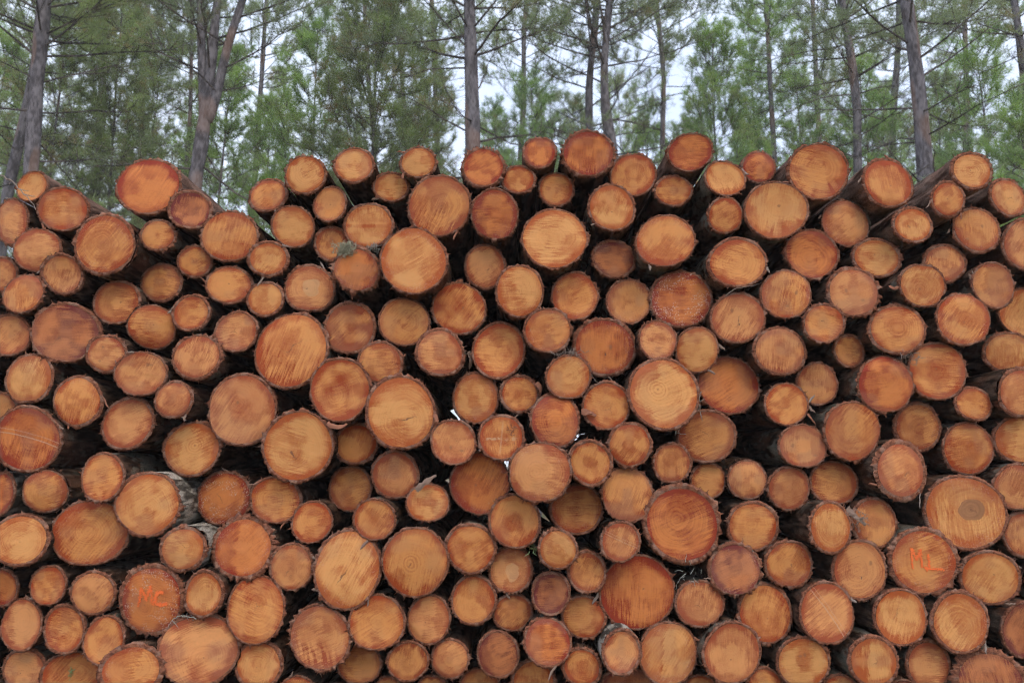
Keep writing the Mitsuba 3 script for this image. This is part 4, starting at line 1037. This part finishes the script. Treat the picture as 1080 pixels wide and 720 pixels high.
# ------------------------------------------------------------------ what each log is called
# landmark logs: number -> (short name used by its neighbours, label)
MARKS = {
    6: ('the big red log at top left', 'big reddish log with ragged rim, standing highest at the left end of the pile'),
    1: ('the small log at the far left crest', 'small tan log on the far left crest, in front of the stout grey trunk'),
    5: ('the pale-ringed log at left', 'large orange log with a pale ring inside its rim and long dark bark, upper left'),
    9: ('the streaked log in the left dip', 'large orange log with dark streaks at its right, in the crest\'s left dip'),
    19: ('the pale log on the left crest', 'pale log on the crest with bark showing right and below, second highest left of centre'),
    25: ('the log with a brown band', 'tan log crossed by a horizontal brown band, under the left part of the crest'),
    24: ('the lichen-tufted log', 'red-orange log with jagged rim and a grey-green lichen tuft on its upper left'),
    26: ('the log with a pale inner patch', 'pinkish log with a lighter patch in the middle of its face, upper left'),
    39: ('the wide log below the crest', 'wide orange log with many fine rings just below the crest, left of centre'),
    38: ('the very large ringed log', 'very large log of many concentric rings with ragged bark at right, upper left of centre'),
    42: ('the jagged log under the grey trunk', 'red-orange jagged-rimmed log on the crest, right under the straight grey pine trunk'),
    46: ('the topmost red log', 'large red log, the topmost of the whole pile, under the twin pine trunks'),
    48: ('the very large log under the crest', 'very large tan log with redder lower edge, under the middle of the crest'),
    37: ('the mottled log', 'shiny mottled orange log with pale blotches, left of centre'),
    50: ('the lopsided pale log', 'pale lopsided log with a flattened upper right side and streaks, at upper centre'),
    56: ('the crest log with long left bark', 'red-orange log on the crest with long bark showing at its left, right of centre'),
    60: ('the fan-streaked log', 'large pale log with dark fan-shaped streaks along its lower edge, upper right'),
    61: ('the biggest crest log at right', 'big wide orange log with fan streaks on the crest, the largest one at the right'),
    66: ('the crest log with a ring', 'crest log with a faint inner ring and mossy bark, left of the thick trunk'),
    67: ('the right-hand crest log', 'tan log on the crest at far right with long reddish bark running down left'),
    70: ('the knotty log at upper right', 'wide orange log with small knots near the right edge, upper right'),
    74: ('the winged pale log', 'pale ringed log with a small wing of torn bark at its left, upper right'),
    63: ('the smooth large log at upper right', 'large smooth orange log with streaked right side and dark bark at its left'),
    86: ('the resin-speckled log', 'large red log sprinkled with white resin beads, right of centre'),
    85: ('the black-nicked log', 'pinkish log with a small black nick and slanting saw marks, right of centre'),
    91: ('the cracked dark log', 'large dark red-brown log with thick ragged rim and a dark crack, at centre'),
    93: ('the log beside the bright gap', 'large brown fine-ringed log just left of the little bright gap at centre'),
    203: ('the huge pale log', 'huge pale log with a small round heart, right of centre'),
    202: ('the rough furry log', 'large rough red-orange log with jagged rim, right beside the huge pale log'),
    80: ('the round log at mid right', 'large round orange log with a dark bark side at left, in the right part'),
    78: ('the large log near the right edge', 'large orange log near the right edge with its rim scalloped at lower right'),
    204: ('the white-flecked red log', 'large red-orange log with a white fleck below its rounded heart, right side'),
    197: ('the large two-shade round log', 'large round log with a darker upper right and pale lower rings, right side'),
    211: ('the shaggy-sided log', 'large pinkish log with shaggy bark showing along its left, right side'),
    212: ('the giant log with a dark heart', 'giant pale yellow log with a round dark heart, near the right edge'),
    215: ('the log painted ML', 'large log with the letters ML sprayed in bright orange'),
    217: ('the log with a dark knot', 'pinkish log with a small dark knot low on its face, lower right'),
    218: ('the scratched log at lower right', 'large pinkish log crossed by a slanting line, bottom right'),
    225: ('the thick-barked corner log', 'dark log with very thick ragged bark in the bottom right corner'),
    220: ('the large tan log at bottom right', 'large tan log with fine slanting saw lines, below right of the log painted ML'),
    187: ('the scalloped log at the bottom', 'large pinkish orange log with scalloped lower left rim, near the bottom edge right of centre'),
    185: ('the two-tone log', 'large log half yellow and half dark red, near the bottom edge right of centre'),
    189: ('the dark-rimmed log', 'log with wide dark purple rim round an orange middle, right of the giant red log'),
    169: ('the giant red log', 'giant red log with ragged dark lower rim, lower right of centre'),
    176: ('the big red-brown log', 'very large red-brown log with shaggy lower rim, bottom centre'),
    198: ('the log with fur-like left bark', 'tan and pink log with fur-like bark showing at its left, lower right'),
    101: ('the pink log at centre', 'large pinkish orange log with ragged upper rim, in the very middle of the pile'),
    102: ('the big dark brown log at centre', 'big shaded brown log with a fine white fringe below, just left of the middle'),
    99: ('the log with a pale cross', 'smallish orange log with a pale cross mark and splinters at its right'),
    97: ('the fan-grained red log', 'red-orange log with vertical fan-like grain, in the middle above the pink log'),
    108: ('the check-cracked large log', 'large pale log with short drying cracks and ragged bark at right, left of centre'),
    109: ('the torn split log', 'large orange log with pale torn patches and a notch at its lower left'),
    32: ('the giant ringed log', 'giant bright orange log with dense rings and a thick dark rim, left of centre'),
    107: ('the yellow cracked log', 'large yellowish log with a purple lower rim and short cracks, left of centre'),
    110: ('the large pink-tan log', 'large pinkish tan log with redder lower rim, below and left of the giant ringed log'),
    111: ('the log with an eye', 'large tan log with a small eye-like ring pattern right of its middle, left side'),
    115: ('the purple-red log', 'large dull purple-red log near the left edge, darkest face of that side'),
    120: ('the scratched red log', 'large red log crossed by pale scratches, at the left edge'),
    117: ('the tan log at the left edge', 'large smooth tan log at the left edge, below the purple-red log'),
    125: ('the big oval log', 'very large oval orange log with white specks at its left rim, left side'),
    124: ('the silver-barked log', 'large pale log with silvery grey bark along its right, left side'),
    133: ('the fiery red log', 'large fiery red log with purple ragged rim, lower left'),
    149: ('the log painted MC', 'large red-brown log with the letters MC sprayed in orange'),
    148: ('the big blotchy log', 'very large blotchy pinkish log at the bottom edge, right of the log painted MC'),
    145: ('the log below the fiery one', 'large orange log with darker upper right, directly below the fiery red log'),
    141: ('the dusky ragged log', 'large dusky pinkish log with dark streaks low on its face, bottom left of centre'),
    135: ('the tall oval log', 'large tall oval pale log with a curved dark crack near its top'),
    136: ('the swirl-grained log', 'large log with swirling rings low on its face, right of the tall oval log'),
    178: ('the wide-barked orange log', 'red-orange log with dark left half near the bottom, left of centre of the bottom edge'),
    153: ('the tan log at lower left', 'medium orange log at the lower left, third from the left edge of its row'),
    13: ('the rough orange log at the left edge', 'rough-rimmed orange log near the left edge, just above the purple-red log'),
    30: ('the purple-streaked round log', 'round orange log with purplish lower left streaks, right above a small pinkish log, left side'),
    139: ('the plain pinkish log low at left-centre', 'plain pinkish log directly below the swirl-grained log'),
    143: ('the small tan log at the bottom edge', 'small brownish tan log by the bottom edge, below and left of the plain pinkish log'),
    179: ('the ragged log at the bottom middle', 'dark orange log with a ragged thick rim at the bottom edge, left of middle'),
}
COLOUR = dict(t='pale tan', o='orange', r='red-orange', d='dark reddish', p='pinkish tan', b='shaded brown')
CLOCK = 'twelve one two three four five six seven eight nine ten eleven'.split()


def name_logs():
    from scipy.optimize import linear_sum_assignment
    pos = {n_: np.array([q_[1][0], q_[1][2]]) for n_, q_ in log_info.items()}
    size = {n_: (q_[1][3] + q_[1][4]) / 2 for n_, q_ in log_info.items()}
    plain = [n_ for n_ in log_info if n_ not in MARKS]
    slots = [(m_, c_) for m_ in MARKS for c_ in range(12)]
    cost = np.full((len(plain), len(slots)), 1e4)
    for i_, n_ in enumerate(plain):
        for j_, (m_, c_) in enumerate(slots):
            d_ = pos[n_] - pos[m_]
            gap_ = np.hypot(*d_) - size[n_] - size[m_]
            off = abs((math.degrees(math.atan2(d_[0], d_[1])) - 30 * c_ + 180) % 360 - 180)
            if gap_ < .16 and off < 28:
                cost[i_, j_] = gap_ * 20 + off / 30 + (3 if gap_ > .07 else 0)
    for i_, j_ in zip(*linear_sum_assignment(cost)):
        n_, (m_, c_) = plain[i_], slots[j_]
        far_gap = cost[i_, j_] >= 1e4
        s_ = 'small' if size[n_] < .078 else 'large' if size[n_] > .118 else 'medium'
        labels[log_info[n_][0]] = {'label': f"{s_} {COLOUR[log_info[n_][2]]} log at {CLOCK[c_]} o'clock from {MARKS[m_][0]}"}
        if far_gap:
            print('no landmark near log', n_)
    for m_, (_, text) in MARKS.items():
        labels[log_info[m_][0]] = {'label': text}
    for n_ in log_info:
        labels[log_info[n_][0]] |= {'category': 'log', 'group': 'cut pine logs stacked in the pile'}


name_logs()
